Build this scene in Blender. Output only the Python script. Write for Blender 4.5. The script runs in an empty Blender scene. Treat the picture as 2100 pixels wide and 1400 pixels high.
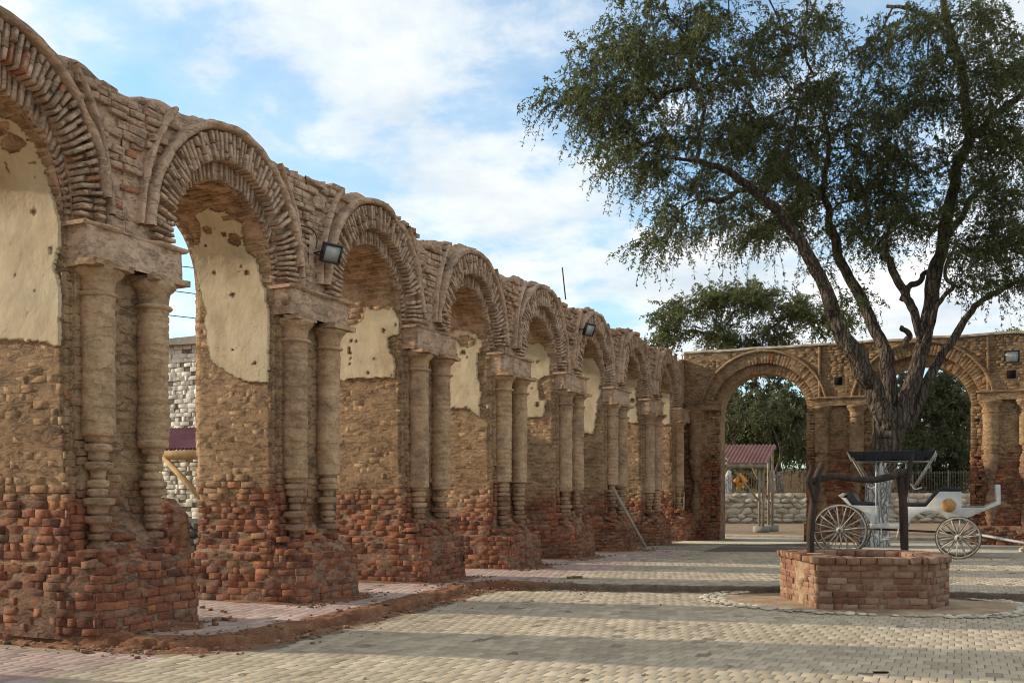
import bpy, math, random
import numpy as np
from mathutils import Matrix, Vector

random.seed(11)
rng = np.random.default_rng(11)
R = math.radians
S = bpy.context.scene
COL = S.collection

# ------------------------------------------------------------------ camera
# world frame: the arcade's court face is the plane x = 0 and runs along +Y
TH = R(24.6)                      # the camera looks this much to the left of +Y
CAM = np.array([9.35, 0.0, 1.6])
FPX, HOR, CX = 2000.0, 1017.0, 1050.0     # focal length and horizon in pixels of the 2100 px photo
RIGHT = np.array([math.cos(TH), math.sin(TH), 0.0])
FWD = np.array([-math.sin(TH), math.cos(TH), 0.0])
UP = np.array([0.0, 0.0, 1.0])
cam = bpy.data.cameras.new('camera')
cam.sensor_width = 36.0
cam.lens = 36.0 * FPX / 2100.0
cam.shift_y = (HOR - 700.0) / 2100.0
cam.clip_start, cam.clip_end = 0.1, 6000.0
camo = bpy.data.objects.new('camera', cam)
camo.location = CAM
camo.rotation_euler = (R(90), 0, TH)
COL.objects.link(camo)
S.camera = camo

# ------------------------------------------------------------------ light
SUN_EL, SUN_AZ = R(22.0), R(11.5)          # light travels towards +X, turned a little to +Y
sun_dir = np.array([math.cos(SUN_EL) * math.cos(SUN_AZ), math.cos(SUN_EL) * math.sin(SUN_AZ), -math.sin(SUN_EL)])
sl = bpy.data.lights.new('sun', 'SUN')
sl.energy = 2.0
sl.angle = R(1.0)
sl.color = (1.0, 0.89, 0.72)
so = bpy.data.objects.new('sun', sl)
so.rotation_euler = Vector(sun_dir).to_track_quat('-Z', 'Y').to_euler()
so.location = (-30, 10, 30)
COL.objects.link(so)
S.view_settings.view_transform = 'Standard'
S.view_settings.look = 'None'
S.view_settings.gamma = 1.0
S.view_settings.exposure = 1.2
S.view_settings.use_curve_mapping = False
S.render.engine = 'CYCLES'
S.cycles.pixel_filter_type = 'BLACKMAN_HARRIS'
S.cycles.filter_width = 1.05
S.cycles.max_bounces = 6
S.cycles.diffuse_bounces = 4
S.cycles.transparent_max_bounces = 8


class NT:
    """small helper for node trees"""
    def __init__(self, tree):
        self.t = tree
        self.N = tree.nodes
        self.L = tree.links

    def n(self, typ, ins=None, **props):
        nd = self.N.new(typ)
        for k, v in props.items():
            setattr(nd, k, v)
        for k, v in (ins or {}).items():
            if isinstance(v, bpy.types.NodeSocket):
                self.L.new(v, nd.inputs[k])
            else:
                nd.inputs[k].default_value = v
        return nd

    def math(self, op, a, b=0.0, clamp=False):
        nd = self.n('ShaderNodeMath', {0: a, 1: b}, operation=op, use_clamp=clamp)
        return nd.outputs[0]

    def noise(self, vec, scale, detail=4.0, rough=0.55, dist=0.0):
        return self.n('ShaderNodeTexNoise', {'Vector': vec, 'Scale': scale, 'Detail': detail, 'Roughness': rough, 'Distortion': dist}).outputs[0]

    def ramp(self, fac, stops, interp='LINEAR'):
        nd = self.n('ShaderNodeValToRGB', {0: fac})
        cr = nd.color_ramp
        cr.interpolation = interp
        while len(cr.elements) > 1:
            cr.elements.remove(cr.elements[-1])
        cr.elements[0].position = stops[0][0]
        c = stops[0][1]
        cr.elements[0].color = (*c, 1) if not np.isscalar(c) else (c, c, c, 1)
        for p, c in stops[1:]:
            e = cr.elements.new(p)
            e.color = (*c, 1) if not np.isscalar(c) else (c, c, c, 1)
        return nd.outputs[0]

    def mix(self, fac, a, b, blend='MIX'):
        nd = self.n('ShaderNodeMix', data_type='RGBA', blend_type=blend)
        for i, v in ((0, fac), (6, a), (7, b)):
            if isinstance(v, bpy.types.NodeSocket):
                self.L.new(v, nd.inputs[i])
            else:
                nd.inputs[i].default_value = v if np.isscalar(v) else (*v, 1)
        return nd.outputs[2]


# ------------------------------------------------------------------ sky: physical sky with a layer of broken cloud
SKY_OFF = (9.9, 6.6, 1.1)
W = bpy.data.worlds.new('World')
S.world = W
W.use_nodes = True
w = NT(W.node_tree)
for nd in list(w.N):
    w.N.remove(nd)
sky = w.n('ShaderNodeTexSky', sky_type='NISHITA', sun_disc=False, sun_elevation=SUN_EL,
          sun_rotation=math.atan2(-sun_dir[0], -sun_dir[1]), altitude=50.0, air_density=1.0, dust_density=1.2, ozone_density=1.6)
tc = w.n('ShaderNodeTexCoord')
sep = w.n('ShaderNodeSeparateXYZ', {0: tc.outputs['Generated']})
zz = w.math('MAXIMUM', sep.outputs[2], 0.0)
zz = w.math('ADD', zz, 0.22)
px_ = w.math('DIVIDE', sep.outputs[0], zz)
py_ = w.math('DIVIDE', sep.outputs[1], zz)
pv = w.n('ShaderNodeCombineXYZ', {0: px_, 1: py_, 2: 0.0}).outputs[0]
pv = w.n('ShaderNodeVectorMath', {0: pv, 1: SKY_OFF}, operation='ADD').outputs[0]
n1 = w.noise(pv, 1.35, 9.0, 0.55, 0.25)
n2 = w.noise(pv, 5.0, 6.0, 0.6, 0.2)
dens = w.math('ADD', w.math('MULTIPLY', n1, 0.72), w.math('MULTIPLY', n2, 0.28))
cover = w.ramp(dens, [(0.37, 0.10), (0.44, 0.35), (0.485, 0.82), (0.53, 1.0)])
thick = w.ramp(w.noise(pv, 2.6, 7.0, 0.6), [(0.34, (3.5, 3.95, 4.35)), (0.5, (4.6, 4.85, 4.95)), (0.66, (5.4, 5.45, 5.35))])
blue = w.mix(1.0, sky.outputs[0], (0.92, 1.22, 1.27), 'MULTIPLY')
skyc = w.mix(cover, blue, thick)
bg = w.n('ShaderNodeBackground', {0: skyc, 1: 0.09})
outw = w.n('ShaderNodeOutputWorld')
w.L.new(bg.outputs[0], outw.inputs[0])


# ------------------------------------------------------------------ pixel -> direction -> place
def ray(px, py):
    return FWD + RIGHT * ((px - CX) / FPX) + UP * ((HOR - py) / FPX)

def at_depth(px, py, t):
    return CAM + ray(px, py) * t

def on_x(px, py, X):
    d = ray(px, py)
    return CAM + d * ((X - CAM[0]) / d[0])

def on_y(px, py, Y):
    d = ray(px, py)
    return CAM + d * ((Y - CAM[1]) / d[1])

def on_z(px, py, Z):
    d = ray(px, py)
    return CAM + d * ((Z - CAM[2]) / d[2])

def depth_of(p):
    return float(np.dot(np.asarray(p) - CAM, FWD))


# ------------------------------------------------------------------ numpy noise and meshes
def _hash(ix, iy, iz, seed):
    h = (ix.astype(np.int64) * 374761393 + iy.astype(np.int64) * 668265263 + iz.astype(np.int64) * 2147483647 + seed * 974634777) & 0x7fffffff
    h = (h ^ (h >> 13)) * 1274126177 & 0x7fffffff
    h = (h ^ (h >> 16)) * 668265263 & 0x7fffffff
    return ((h ^ (h >> 15)) & 0xffff) / 65535.0 * 2 - 1

def vnoise(P, scale=1.0, seed=0):
    P = np.asarray(P, float) * scale
    i = np.floor(P)
    f = P - i
    f = f * f * (3 - 2 * f)
    i = i.astype(np.int64)
    x, y, z = i[..., 0], i[..., 1], i[..., 2]
    fx, fy, fz = f[..., 0], f[..., 1], f[..., 2]
    r = 0
    for dx in (0, 1):
        for dy in (0, 1):
            for dz in (0, 1):
                r = r + _hash(x + dx, y + dy, z + dz, seed) * (fx if dx else 1 - fx) * (fy if dy else 1 - fy) * (fz if dz else 1 - fz)
    return r

def fbm(P, scale=1.0, seed=0, octv=3):
    r, a = 0, 1.0
    for o in range(octv):
        r = r + a * vnoise(P, scale * 2 ** o, seed + o)
        a *= 0.5
    return r

def n1d(v, scale, seed=0):
    v = np.asarray(v, float)
    return fbm(np.stack([v, np.full_like(v, 0.37), np.full_like(v, 0.71)], -1), scale, seed)

def mesh_np(name, V, Fs):
    """V (n,3), Fs list of (m,k) index arrays"""
    me = bpy.data.meshes.new(name)
    V = np.asarray(V, np.float32)
    Fs = [np.asarray(F, np.int32) for F in Fs if len(F)]
    me.vertices.add(len(V))
    me.vertices.foreach_set('co', V.ravel())
    loops = np.concatenate([F.ravel() for F in Fs])
    tot = np.concatenate([np.full(len(F), F.shape[1], np.int32) for F in Fs])
    start = np.concatenate([[0], np.cumsum(tot)[:-1]]).astype(np.int32)
    me.loops.add(len(loops))
    me.loops.foreach_set('vertex_index', loops)
    me.polygons.add(len(tot))
    me.polygons.foreach_set('loop_start', start)
    me.update(calc_edges=True)
    return me

class MB:
    def __init__(self):
        self.V, self.F, self.n = [], {}, 0
    def add(self, V, F):
        V = np.asarray(V, float).reshape(-1, 3)
        if isinstance(F, np.ndarray):
            F = [F]
        for f in F:
            f = np.asarray(f, np.int64)
            if f.ndim == 1:
                f = f[None]
            self.F.setdefault(f.shape[1], []).append(f + self.n)
        self.V.append(V)
        self.n += len(V)
        return self
    def mesh(self, name):
        return mesh_np(name, np.concatenate(self.V), [np.concatenate(v) for v in self.F.values()])

def grid(P, closed_u=False, flip=False):
    """P (n,m,3) -> verts, quads"""
    n, m = P.shape[:2]
    idx = np.arange(n * m).reshape(n, m)
    if closed_u:
        idx = np.concatenate([idx, idx[:1]], 0)
    a, b, c, d = idx[:-1, :-1], idx[1:, :-1], idx[1:, 1:], idx[:-1, 1:]
    Q = np.stack([a, b, c, d], -1).reshape(-1, 4)
    if flip:
        Q = Q[:, ::-1]
    return P.reshape(-1, 3), Q

def box(lo, hi):
    lo, hi = np.asarray(lo, float), np.asarray(hi, float)
    V = np.array([[(lo, hi)[i][0], (lo, hi)[j][1], (lo, hi)[k][2]] for i in (0, 1) for j in (0, 1) for k in (0, 1)])
    F = np.array([[0, 1, 3, 2], [4, 6, 7, 5], [0, 4, 5, 1], [2, 3, 7, 6], [0, 2, 6, 4], [1, 5, 7, 3]])
    return V, F

def obox(c, ax, ay, az, sx, sy, sz):
    """box with centre c, unit axes and full sizes"""
    V, F = box((-.5, -.5, -.5), (.5, .5, .5))
    M = np.stack([np.asarray(ax) * sx, np.asarray(ay) * sy, np.asarray(az) * sz], 0)
    return V @ M + np.asarray(c), F

def frame(d):
    d = np.asarray(d, float)
    d = d / np.linalg.norm(d)
    h = np.array([0, 0, 1.0]) if abs(d[2]) < 0.9 else np.array([1.0, 0, 0])
    a = np.cross(h, d); a /= np.linalg.norm(a)
    return d, a, np.cross(d, a)

def tube(P, rad, sides=8, cap=True, rough=0.0, seed=0, ridge=0.0):
    P = np.asarray(P, float)
    n = len(P)
    rad = np.broadcast_to(np.asarray(rad, float), (n,))
    T = np.gradient(P, axis=0)
    T /= np.linalg.norm(T, axis=1)[:, None] + 1e-9
    _, a, b = frame(T[0])
    A = np.zeros((n, 3)); B = np.zeros((n, 3))
    for i in range(n):
        a = a - T[i] * np.dot(a, T[i]); a /= np.linalg.norm(a) + 1e-9
        A[i] = a; B[i] = np.cross(T[i], a)
    ang = np.linspace(0, 2 * np.pi, sides, endpoint=False)
    ca, sa = np.cos(ang), np.sin(ang)
    rr = np.ones((n, sides))
    if rough or ridge:
        L = np.concatenate([[0], np.cumsum(np.linalg.norm(np.diff(P, axis=0), axis=1))])
        Q = np.stack([ca[None, :] * 1.5 + L[:, None] * 0.0 + seed, sa[None, :] * 1.5 + 0 * L[:, None], L[:, None] + 0 * ca[None, :]], -1)
        rr = rr + rough * fbm(Q * np.array([1, 1, 1.2]), 1.0, seed, 2)
        Q2 = Q * np.array([1.7, 1.7, 0.8])
        rr = rr - ridge * (1 - np.abs(vnoise(Q2, 1.0, seed + 9)) * 2.2).clip(0, 1)
    V = P[:, None, :] + (rad[:, None] * rr)[:, :, None] * (ca[None, :, None] * A[:, None, :] + sa[None, :, None] * B[:, None, :])
    V = V.transpose(1, 0, 2)       # sides, n
    v, q = grid(V, closed_u=True)
    Fs = [q]
    if cap:
        idx = np.arange(sides * n).reshape(sides, n)
        Fs += [idx[::-1, 0][None], idx[:, -1][None]]
    return v, Fs

def smooth_path(P, per=6):
    P = np.asarray(P, float)
    Q = np.vstack([2 * P[0] - P[1], P, 2 * P[-1] - P[-2]])
    out = []
    for i in range(1, len(Q) - 2):
        t = np.linspace(0, 1, per, endpoint=False)[:, None]
        p0, p1, p2, p3 = Q[i - 1], Q[i], Q[i + 1], Q[i + 2]
        out.append(0.5 * ((2 * p1) + (-p0 + p2) * t + (2 * p0 - 5 * p1 + 4 * p2 - p3) * t ** 2 + (-p0 + 3 * p1 - 3 * p2 + p3) * t ** 3))
    out.append(P[-1][None])
    return np.vstack(out)

def extrude_poly(pts, axis_o, ex, ey, ez, depth):
    """2D polygon pts placed at axis_o + x*ex + y*ey, extruded by ez*depth; returns V,F list"""
    pts = np.asarray(pts, float)
    n = len(pts)
    A = np.asarray(axis_o) + pts[:, :1] * np.asarray(ex) + pts[:, 1:] * np.asarray(ey)
    B = A + np.asarray(ez) * depth
    V = np.vstack([A, B])
    i = np.arange(n)
    j = (i + 1) % n
    return V, [np.stack([i, j, j + n, i + n], -1), i[::-1][None], (i + n)[None]]

def fix_normals(me):
    import bmesh
    bm = bmesh.new(); bm.from_mesh(me)
    bmesh.ops.recalc_face_normals(bm, faces=bm.faces)
    bm.to_mesh(me); bm.free()

# ------------------------------------------------------------------ objects
ROOT_LOC = {}
def tag(o, label=None, cat=None, group=None, kind=None):
    for k, v in (('label', label), ('category', cat), ('group', group), ('kind', kind)):
        if v:
            o[k] = v
    return o

def thing(name, loc, label, cat, group=None):
    o = bpy.data.objects.new(name, None)
    o.empty_display_size = 0.3
    o.location = loc
    COL.objects.link(o)
    ROOT_LOC[o.name] = Vector(loc)
    return tag(o, label, cat, group)

def put(name, data, mat=None, parent=None, smooth=False, norm=False):
    """link a mesh (MB or mesh) whose vertices are in world coordinates"""
    me = data.mesh(name) if isinstance(data, MB) else data
    if norm:
        fix_normals(me)
    if mat is not None and len(me.materials) == 0:
        me.materials.append(mat)
    if smooth:
        me.polygons.foreach_set('use_smooth', np.ones(len(me.polygons), bool))
    o = bpy.data.objects.new(name, me)
    COL.objects.link(o)
    if parent is not None:
        o.parent = parent
        if parent.name in ROOT_LOC:
            o.matrix_parent_inverse = Matrix.Translation(-ROOT_LOC[parent.name])
    return o

def inst(name, me, M, parent):
    """object sharing mesh data, placed by a 4x4 world matrix, child of a part or thing"""
    o = bpy.data.objects.new(name, me)
    o.matrix_basis = M
    COL.objects.link(o)
    if parent is not None:
        o.parent = parent
        if parent.name in ROOT_LOC:
            o.matrix_parent_inverse = Matrix.Translation(-ROOT_LOC[parent.name])
    return o


# ------------------------------------------------------------------ materials
def new_mat(name, rough=0.9):
    m = bpy.data.materials.new(name)
    m.use_nodes = True
    t = NT(m.node_tree)
    bsdf = t.N['Principled BSDF']
    bsdf.inputs['Roughness'].default_value = rough
    bsdf.inputs['Specular IOR Level'].default_value = 0.25
    return m, t, bsdf

def bump(t, bsdf, h, strength=0.4, dist=0.02):
    b = t.n('ShaderNodeBump', {'Strength': strength, 'Distance': dist, 'Height': h})
    t.L.new(b.outputs[0], bsdf.inputs['Normal'])

def isl_rand(t):
    g = t.n('ShaderNodeNewGeometry')
    o = t.n('ShaderNodeObjectInfo')
    return t.math('FRACT', t.math('ADD', g.outputs['Random Per Island'], o.outputs['Random'])), g.outputs['Position']

MUD_A, MUD_B, MUD_C = (0.25, 0.148, 0.076), (0.385, 0.24, 0.129), (0.485, 0.33, 0.192)

def masonry(name, is_brick, z0, z1, fine=1.0, rnd_red=0.015, tone=1.0, mudc=None):
    MA, MB_, MC = mudc or (MUD_A, MUD_B, MUD_C)
    """old brickwork: bare red brick low down, brick hidden under clay render above"""
    m, t, b = new_mat(name, 0.95)
    rnd, pos = isl_rand(t)
    sp = t.n('ShaderNodeSeparateXYZ', {0: pos})
    nz = t.noise(pos, 0.9, 5.0, 0.6)
    big = t.noise(pos, 0.35, 3.0, 0.5)
    fin = t.noise(pos, 22.0, 6.0, 0.65)
    med = t.noise(pos, 5.0, 5.0, 0.6)
    zz = t.math('ADD', sp.outputs[2], t.math('MULTIPLY', t.math('SUBTRACT', nz, 0.5), 1.9))
    low = t.n('ShaderNodeMapRange', {0: zz, 1: z0, 2: z1, 3: 1.0, 4: 0.0}, interpolation_type='SMOOTHSTEP').outputs[0]
    mud = t.ramp(t.math('ADD', t.math('MULTIPLY', med, 0.6), t.math('MULTIPLY', big, 0.4)), [(0.30, MA), (0.5, MB_), (0.72, MC)])
    if is_brick:
        brick = t.ramp(rnd, [(0.0, (0.155, 0.062, 0.038)), (0.16, (0.225, 0.083, 0.046)), (0.40, (0.295, 0.106, 0.054)), (0.62, (0.345, 0.126, 0.062)),
                             (0.76, (0.27, 0.116, 0.064)), (0.88, (0.295, 0.172, 0.102)), (0.95, (0.39, 0.145, 0.064)), (1.0, (0.45, 0.178, 0.072))])
        brick = t.mix(1.0, brick, t.ramp(t.noise(pos, 1.1, 4.0, 0.6), [(0.3, 0.74), (0.7, 1.15)]), 'MULTIPLY')
        mudv = t.ramp(rnd, [(0.0, 0.92), (0.5, 1.0), (1.0, 1.06)])
        mud = t.mix(1.0, mud, mudv, 'MULTIPLY')
        mud = t.mix(t.math('MULTIPLY', low, 0.75), mud, (0.27, 0.135, 0.078))
        odd = t.math('GREATER_THAN', rnd, 1.0 - rnd_red)
        f = t.math('MAXIMUM', low, t.math('MULTIPLY', odd, 0.8))
        dust = t.ramp(t.noise(pos, 4.6, 6.0, 0.7, 0.4), [(0.53, 0.0), (0.68, 0.75)])
        f = t.math('MULTIPLY', f, t.math('SUBTRACT', 1.0, dust))
        col = t.mix(f, mud, brick)
    else:
        mort = t.ramp(med, [(0.3, (0.20, 0.105, 0.062)), (0.7, (0.37, 0.225, 0.138))])
        col = t.mix(low, mud, mort)
    # colour goes darker maroon towards the ground, with pale salts
    maroon_band = t.n('ShaderNodeMapRange', {0: zz, 1: -0.3, 2: 0.9, 3: 0.35, 4: 0.0}).outputs[0]
    col = t.mix(maroon_band, col, (0.12, 0.062, 0.045))
    salts = t.ramp(t.noise(pos, 9.0, 6.0, 0.7), [(0.60, 0.0), (0.72, 0.55)])
    col = t.mix(t.math('MULTIPLY', salts, low), col, (0.40, 0.29, 0.215))
    grime = t.ramp(t.noise(pos, 1.7, 6.0, 0.7, 0.6), [(0.28, 0.52), (0.5, 1.0), (0.75, 1.12)])
    col = t.mix(1.0, col, grime, 'MULTIPLY')
    fv = t.ramp(fin, [(0.25, 0.72 * tone), (0.75, 1.25 * tone)])
    col = t.mix(1.0, col, fv, 'MULTIPLY')
    # weathered grey on the very top
    top = t.n('ShaderNodeMapRange', {0: zz, 1: 6.3, 2: 7.7, 3: 0.0, 4: 0.45}).outputs[0]
    col = t.mix(top, col, (0.17, 0.135, 0.105))
    t.L.new(col, b.inputs['Base Color'])
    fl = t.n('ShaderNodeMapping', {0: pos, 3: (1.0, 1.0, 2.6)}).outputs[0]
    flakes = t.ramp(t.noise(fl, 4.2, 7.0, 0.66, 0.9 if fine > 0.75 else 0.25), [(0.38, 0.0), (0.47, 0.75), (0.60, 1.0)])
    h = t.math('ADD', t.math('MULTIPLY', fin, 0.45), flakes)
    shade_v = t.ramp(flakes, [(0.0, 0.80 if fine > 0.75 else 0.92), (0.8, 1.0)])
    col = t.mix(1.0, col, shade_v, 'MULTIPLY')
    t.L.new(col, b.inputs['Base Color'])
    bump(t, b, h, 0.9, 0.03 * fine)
    return m

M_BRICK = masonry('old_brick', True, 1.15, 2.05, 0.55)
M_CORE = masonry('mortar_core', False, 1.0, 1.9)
UP_A, UP_B, UP_C = (0.39, 0.238, 0.145), (0.54, 0.352, 0.226), (0.64, 0.46, 0.315)
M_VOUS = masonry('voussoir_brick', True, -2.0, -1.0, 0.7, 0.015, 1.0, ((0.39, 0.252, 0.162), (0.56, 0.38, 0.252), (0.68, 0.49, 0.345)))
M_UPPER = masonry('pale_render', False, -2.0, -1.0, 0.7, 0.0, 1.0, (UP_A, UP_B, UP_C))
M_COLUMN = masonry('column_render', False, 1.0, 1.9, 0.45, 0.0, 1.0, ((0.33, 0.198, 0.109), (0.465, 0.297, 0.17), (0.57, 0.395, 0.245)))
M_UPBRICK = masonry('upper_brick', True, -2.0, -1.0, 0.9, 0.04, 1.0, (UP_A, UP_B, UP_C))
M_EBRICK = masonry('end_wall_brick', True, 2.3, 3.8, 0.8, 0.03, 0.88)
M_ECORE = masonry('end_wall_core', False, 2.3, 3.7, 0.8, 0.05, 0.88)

def plaster_mat():
    m, t, b = new_mat('cream_plaster', 0.9)
    g = t.n('ShaderNodeNewGeometry')
    pos = g.outputs['Position']
    a = t.noise(pos, 1.3, 7.0, 0.65)
    c = t.ramp(a, [(0.3, (0.50, 0.365, 0.215)), (0.5, (0.64, 0.50, 0.315)), (0.7, (0.72, 0.59, 0.40))])
    st = t.n('ShaderNodeMapping', {0: pos, 3: (2.2, 1.0, 0.7)}).outputs[0]
    streak = t.ramp(t.noise(st, 2.2, 6.0, 0.65), [(0.33, 0.84), (0.58, 1.0)])
    c = t.mix(1.0, c, streak, 'MULTIPLY')
    wp = t.n('ShaderNodeVectorMath', {0: pos, 1: t.n('ShaderNodeTexNoise', {'Vector': pos, 'Scale': 3.0, 'Detail': 4.0}).outputs[1]}, operation='ADD').outputs[0]
    cr = t.n('ShaderNodeTexVoronoi', {'Vector': wp, 'Scale': 1.7}, feature='DISTANCE_TO_EDGE').outputs[0]
    crack = t.ramp(cr, [(0.0, 1.0), (0.012, 0.0)])
    cmask = t.ramp(t.noise(pos, 0.9, 3.0, 0.5), [(0.5, 0.0), (0.6, 0.55)])
    c = t.mix(t.math('MULTIPLY', crack, cmask), c, (0.22, 0.14, 0.085))
    worn = t.ramp(t.noise(pos, 3.6, 8.0, 0.72, 0.5), [(0.60, 0.0), (0.68, 0.65)])
    c = t.mix(worn, c, (0.43, 0.30, 0.18))
    t.L.new(c, b.inputs['Base Color'])
    h = t.math('SUBTRACT', t.noise(pos, 10.0, 8.0, 0.7), t.math('MULTIPLY', worn, 0.5))
    bump(t, b, h, 0.5, 0.02)
    return m
M_PLASTER = plaster_mat()

def simple(name, c0, c1=None, scale=6.0, rough=0.85, bstr=0.25, bd=0.01, rv=0.0, metal=0.0, spec=0.25, detail=5.0, stretch=None):
    m, t, b = new_mat(name, rough)
    b.inputs['Metallic'].default_value = metal
    b.inputs['Specular IOR Level'].default_value = spec
    rnd, pos = isl_rand(t)
    if stretch is not None:
        pos = t.n('ShaderNodeMapping', {0: pos, 3: stretch}).outputs[0]
    n = t.noise(pos, scale, detail, 0.62)
    c = t.ramp(n, [(0.32, c0), (0.68, c1 or c0)])
    if rv:
        c = t.mix(1.0, c, t.ramp(rnd, [(0, 1 - rv), (1, 1 + rv)]), 'MULTIPLY')
    t.L.new(c, b.inputs['Base Color'])
    if bstr:
        bump(t, b, t.noise(pos, scale * 3, 6.0, 0.65), bstr, bd)
    return m

def paver_mat(name, a, b_, c):
    m, t, b = new_mat(name, 0.88)
    rnd, pos = isl_rand(t)
    dk = tuple(v * 0.72 for v in a)
    col = t.ramp(rnd, [(0.0, dk), (0.03, a), (0.5, b_), (0.97, c), (1.0, tuple(v * 1.1 for v in c))])
    pale = t.ramp(t.noise(pos, 0.55, 6.0, 0.65), [(0.3, 0.72), (0.7, 1.14)])
    col = t.mix(1.0, col, pale, 'MULTIPLY')
    dirt = t.ramp(t.noise(pos, 2.4, 6.0, 0.7, 0.5), [(0.56, 0.0), (0.75, 0.55)])
    col = t.mix(dirt, col, (0.30, 0.215, 0.145))
    col = t.mix(1.0, col, t.ramp(t.noise(pos, 40.0, 4.0, 0.6), [(0.25, 0.86), (0.75, 1.12)]), 'MULTIPLY')
    t.L.new(col, b.inputs['Base Color'])
    bump(t, b, t.noise(pos, 60.0, 4.0, 0.6), 0.2, 0.004)
    return m
M_PAVE = paver_mat('cream_paver', (0.36, 0.29, 0.20), (0.43, 0.348, 0.242), (0.50, 0.41, 0.29))
M_PINK = paver_mat('pink_paver', (0.36, 0.25, 0.205), (0.43, 0.305, 0.25), (0.50, 0.365, 0.305))
M_JOINT = simple('paver_joint', (0.15, 0.118, 0.08), (0.25, 0.20, 0.135), 6.0)
def earth_mat():
    m, t, b = new_mat('red_earth', 0.97)
    g_ = t.n('ShaderNodeNewGeometry'); pos = g_.outputs['Position']
    sp = t.n('ShaderNodeSeparateXYZ', {0: pos})
    red = t.ramp(t.noise(pos, 2.3, 7.0, 0.65), [(0.3, (0.165, 0.068, 0.036)), (0.5, (0.265, 0.120, 0.060)), (0.7, (0.40, 0.21, 0.105))])
    grey = t.ramp(t.noise(pos, 3.0, 6.0, 0.65), [(0.3, (0.11, 0.078, 0.055)), (0.7, (0.27, 0.20, 0.14))])
    f = t.n('ShaderNodeMapRange', {0: sp.outputs[0], 1: 1.9, 2: 3.0, 3: 0.0, 4: 1.0}).outputs[0]
    c = t.mix(f, red, grey)
    c = t.mix(1.0, c, t.ramp(t.noise(pos, 25.0, 5.0, 0.7), [(0.25, 0.7), (0.75, 1.28)]), 'MULTIPLY')
    t.L.new(c, b.inputs['Base Color'])
    bump(t, b, t.math('ADD', t.noise(pos, 14.0, 7.0, 0.7, 0.6), t.noise(pos, 50.0, 4.0, 0.6)), 1.0, 0.03)
    return m
M_EARTH = earth_mat()
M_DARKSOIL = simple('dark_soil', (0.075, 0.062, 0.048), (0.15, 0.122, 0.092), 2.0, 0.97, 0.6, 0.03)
M_SAND = simple('sandy_earth', (0.24, 0.155, 0.09), (0.43, 0.31, 0.195), 2.6, 0.97, 0.9, 0.03, detail=9.0)
M_DUST = simple('dry_soil', (0.17, 0.115, 0.07), (0.27, 0.185, 0.115), 0.8, 0.97, 0.4, 0.03)
M_PEBBLE = simple('pale_cobble', (0.34, 0.29, 0.215), (0.52, 0.45, 0.34), 5.0, 0.8, 0.2, 0.01, rv=0.3)
M_RUBBLE = simple('rubble_stone', (0.30, 0.245, 0.175), (0.48, 0.40, 0.30), 1.2, 0.9, 0.4, 0.03, rv=0.25)
M_GREYSTONE = simple('grey_stone', (0.07, 0.065, 0.055), (0.17, 0.155, 0.13), 3.0, 0.9, 0.5, 0.03, rv=0.2)
M_WHITE = simple('white_paint', (0.40, 0.375, 0.33), (0.60, 0.585, 0.55), 2.2, 0.45, 0.05, 0.003, spec=0.4)
M_OFFWHITE = simple('weathered_white', (0.30, 0.26, 0.21), (0.50, 0.45, 0.375), 12.0, 0.7, 0.2, 0.004)
M_IRON = simple('rusty_iron', (0.045, 0.03, 0.022), (0.10, 0.065, 0.045), 20.0, 0.7, 0.2, 0.003)
M_BLACK = simple('black_leather', (0.012, 0.012, 0.013), (0.028, 0.028, 0.03), 9.0, 0.5, 0.3, 0.01)
M_CLOTH = simple('black_cloth', (0.010, 0.010, 0.012), (0.024, 0.024, 0.028), 5.0, 0.8, 0.4, 0.02)
M_LAMP = simple('orange_wood', (0.36, 0.17, 0.055), (0.50, 0.27, 0.10), 6.0, 0.5, 0.2, 0.004)
M_LOG = simple('dark_log', (0.018, 0.012, 0.009), (0.070, 0.046, 0.034), 9.0, 0.9, 0.9, 0.02, stretch=(1, 1, 0.3))
def bark_mat(name, dark, mid, pale, cr_col):
    m, t, b = new_mat(name, 0.95)
    g_ = t.n('ShaderNodeNewGeometry'); pos = g_.outputs['Position']
    st = t.n('ShaderNodeMapping', {0: pos, 3: (1.0, 1.0, 0.085)}).outputs[0]
    wv = t.n('ShaderNodeVectorMath', {0: st, 1: t.n('ShaderNodeVectorMath', {0: t.n('ShaderNodeTexNoise', {'Vector': pos, 'Scale': 2.5, 'Detail': 4.0}).outputs[1], 'Scale': 0.25}, operation='SCALE').outputs[0]}, operation='ADD').outputs[0]
    ed = t.n('ShaderNodeTexVoronoi', {'Vector': wv, 'Scale': 7.5}, feature='DISTANCE_TO_EDGE').outputs[0]
    plate = t.ramp(ed, [(0.0, 0.30), (0.07, 0.70), (0.22, 1.0)])
    n = t.noise(wv, 5.0, 8.0, 0.7)
    c = t.ramp(n, [(0.3, dark), (0.5, mid), (0.7, pale)])
    c = t.mix(plate, cr_col, c)
    t.L.new(c, b.inputs['Base Color'])
    bump(t, b, t.math('ADD', plate, t.math('MULTIPLY', n, 0.8)), 1.0, 0.09)
    return m
M_BARK = bark_mat('grey_bark', (0.060, 0.044, 0.033), (0.115, 0.085, 0.063), (0.19, 0.145, 0.11), (0.022, 0.016, 0.012))
M_TWIG = simple('twig', (0.06, 0.045, 0.03), (0.12, 0.09, 0.06), 4.0, 0.9, 0)
M_LIME = bark_mat('whitewashed_bark', (0.28, 0.25, 0.21), (0.55, 0.52, 0.47), (0.72, 0.70, 0.65), (0.08, 0.06, 0.045))
M_TIN = simple('red_tin', (0.17, 0.062, 0.050), (0.27, 0.105, 0.085), 1.5, 0.6, 0.1, 0.004, spec=0.4)
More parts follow.
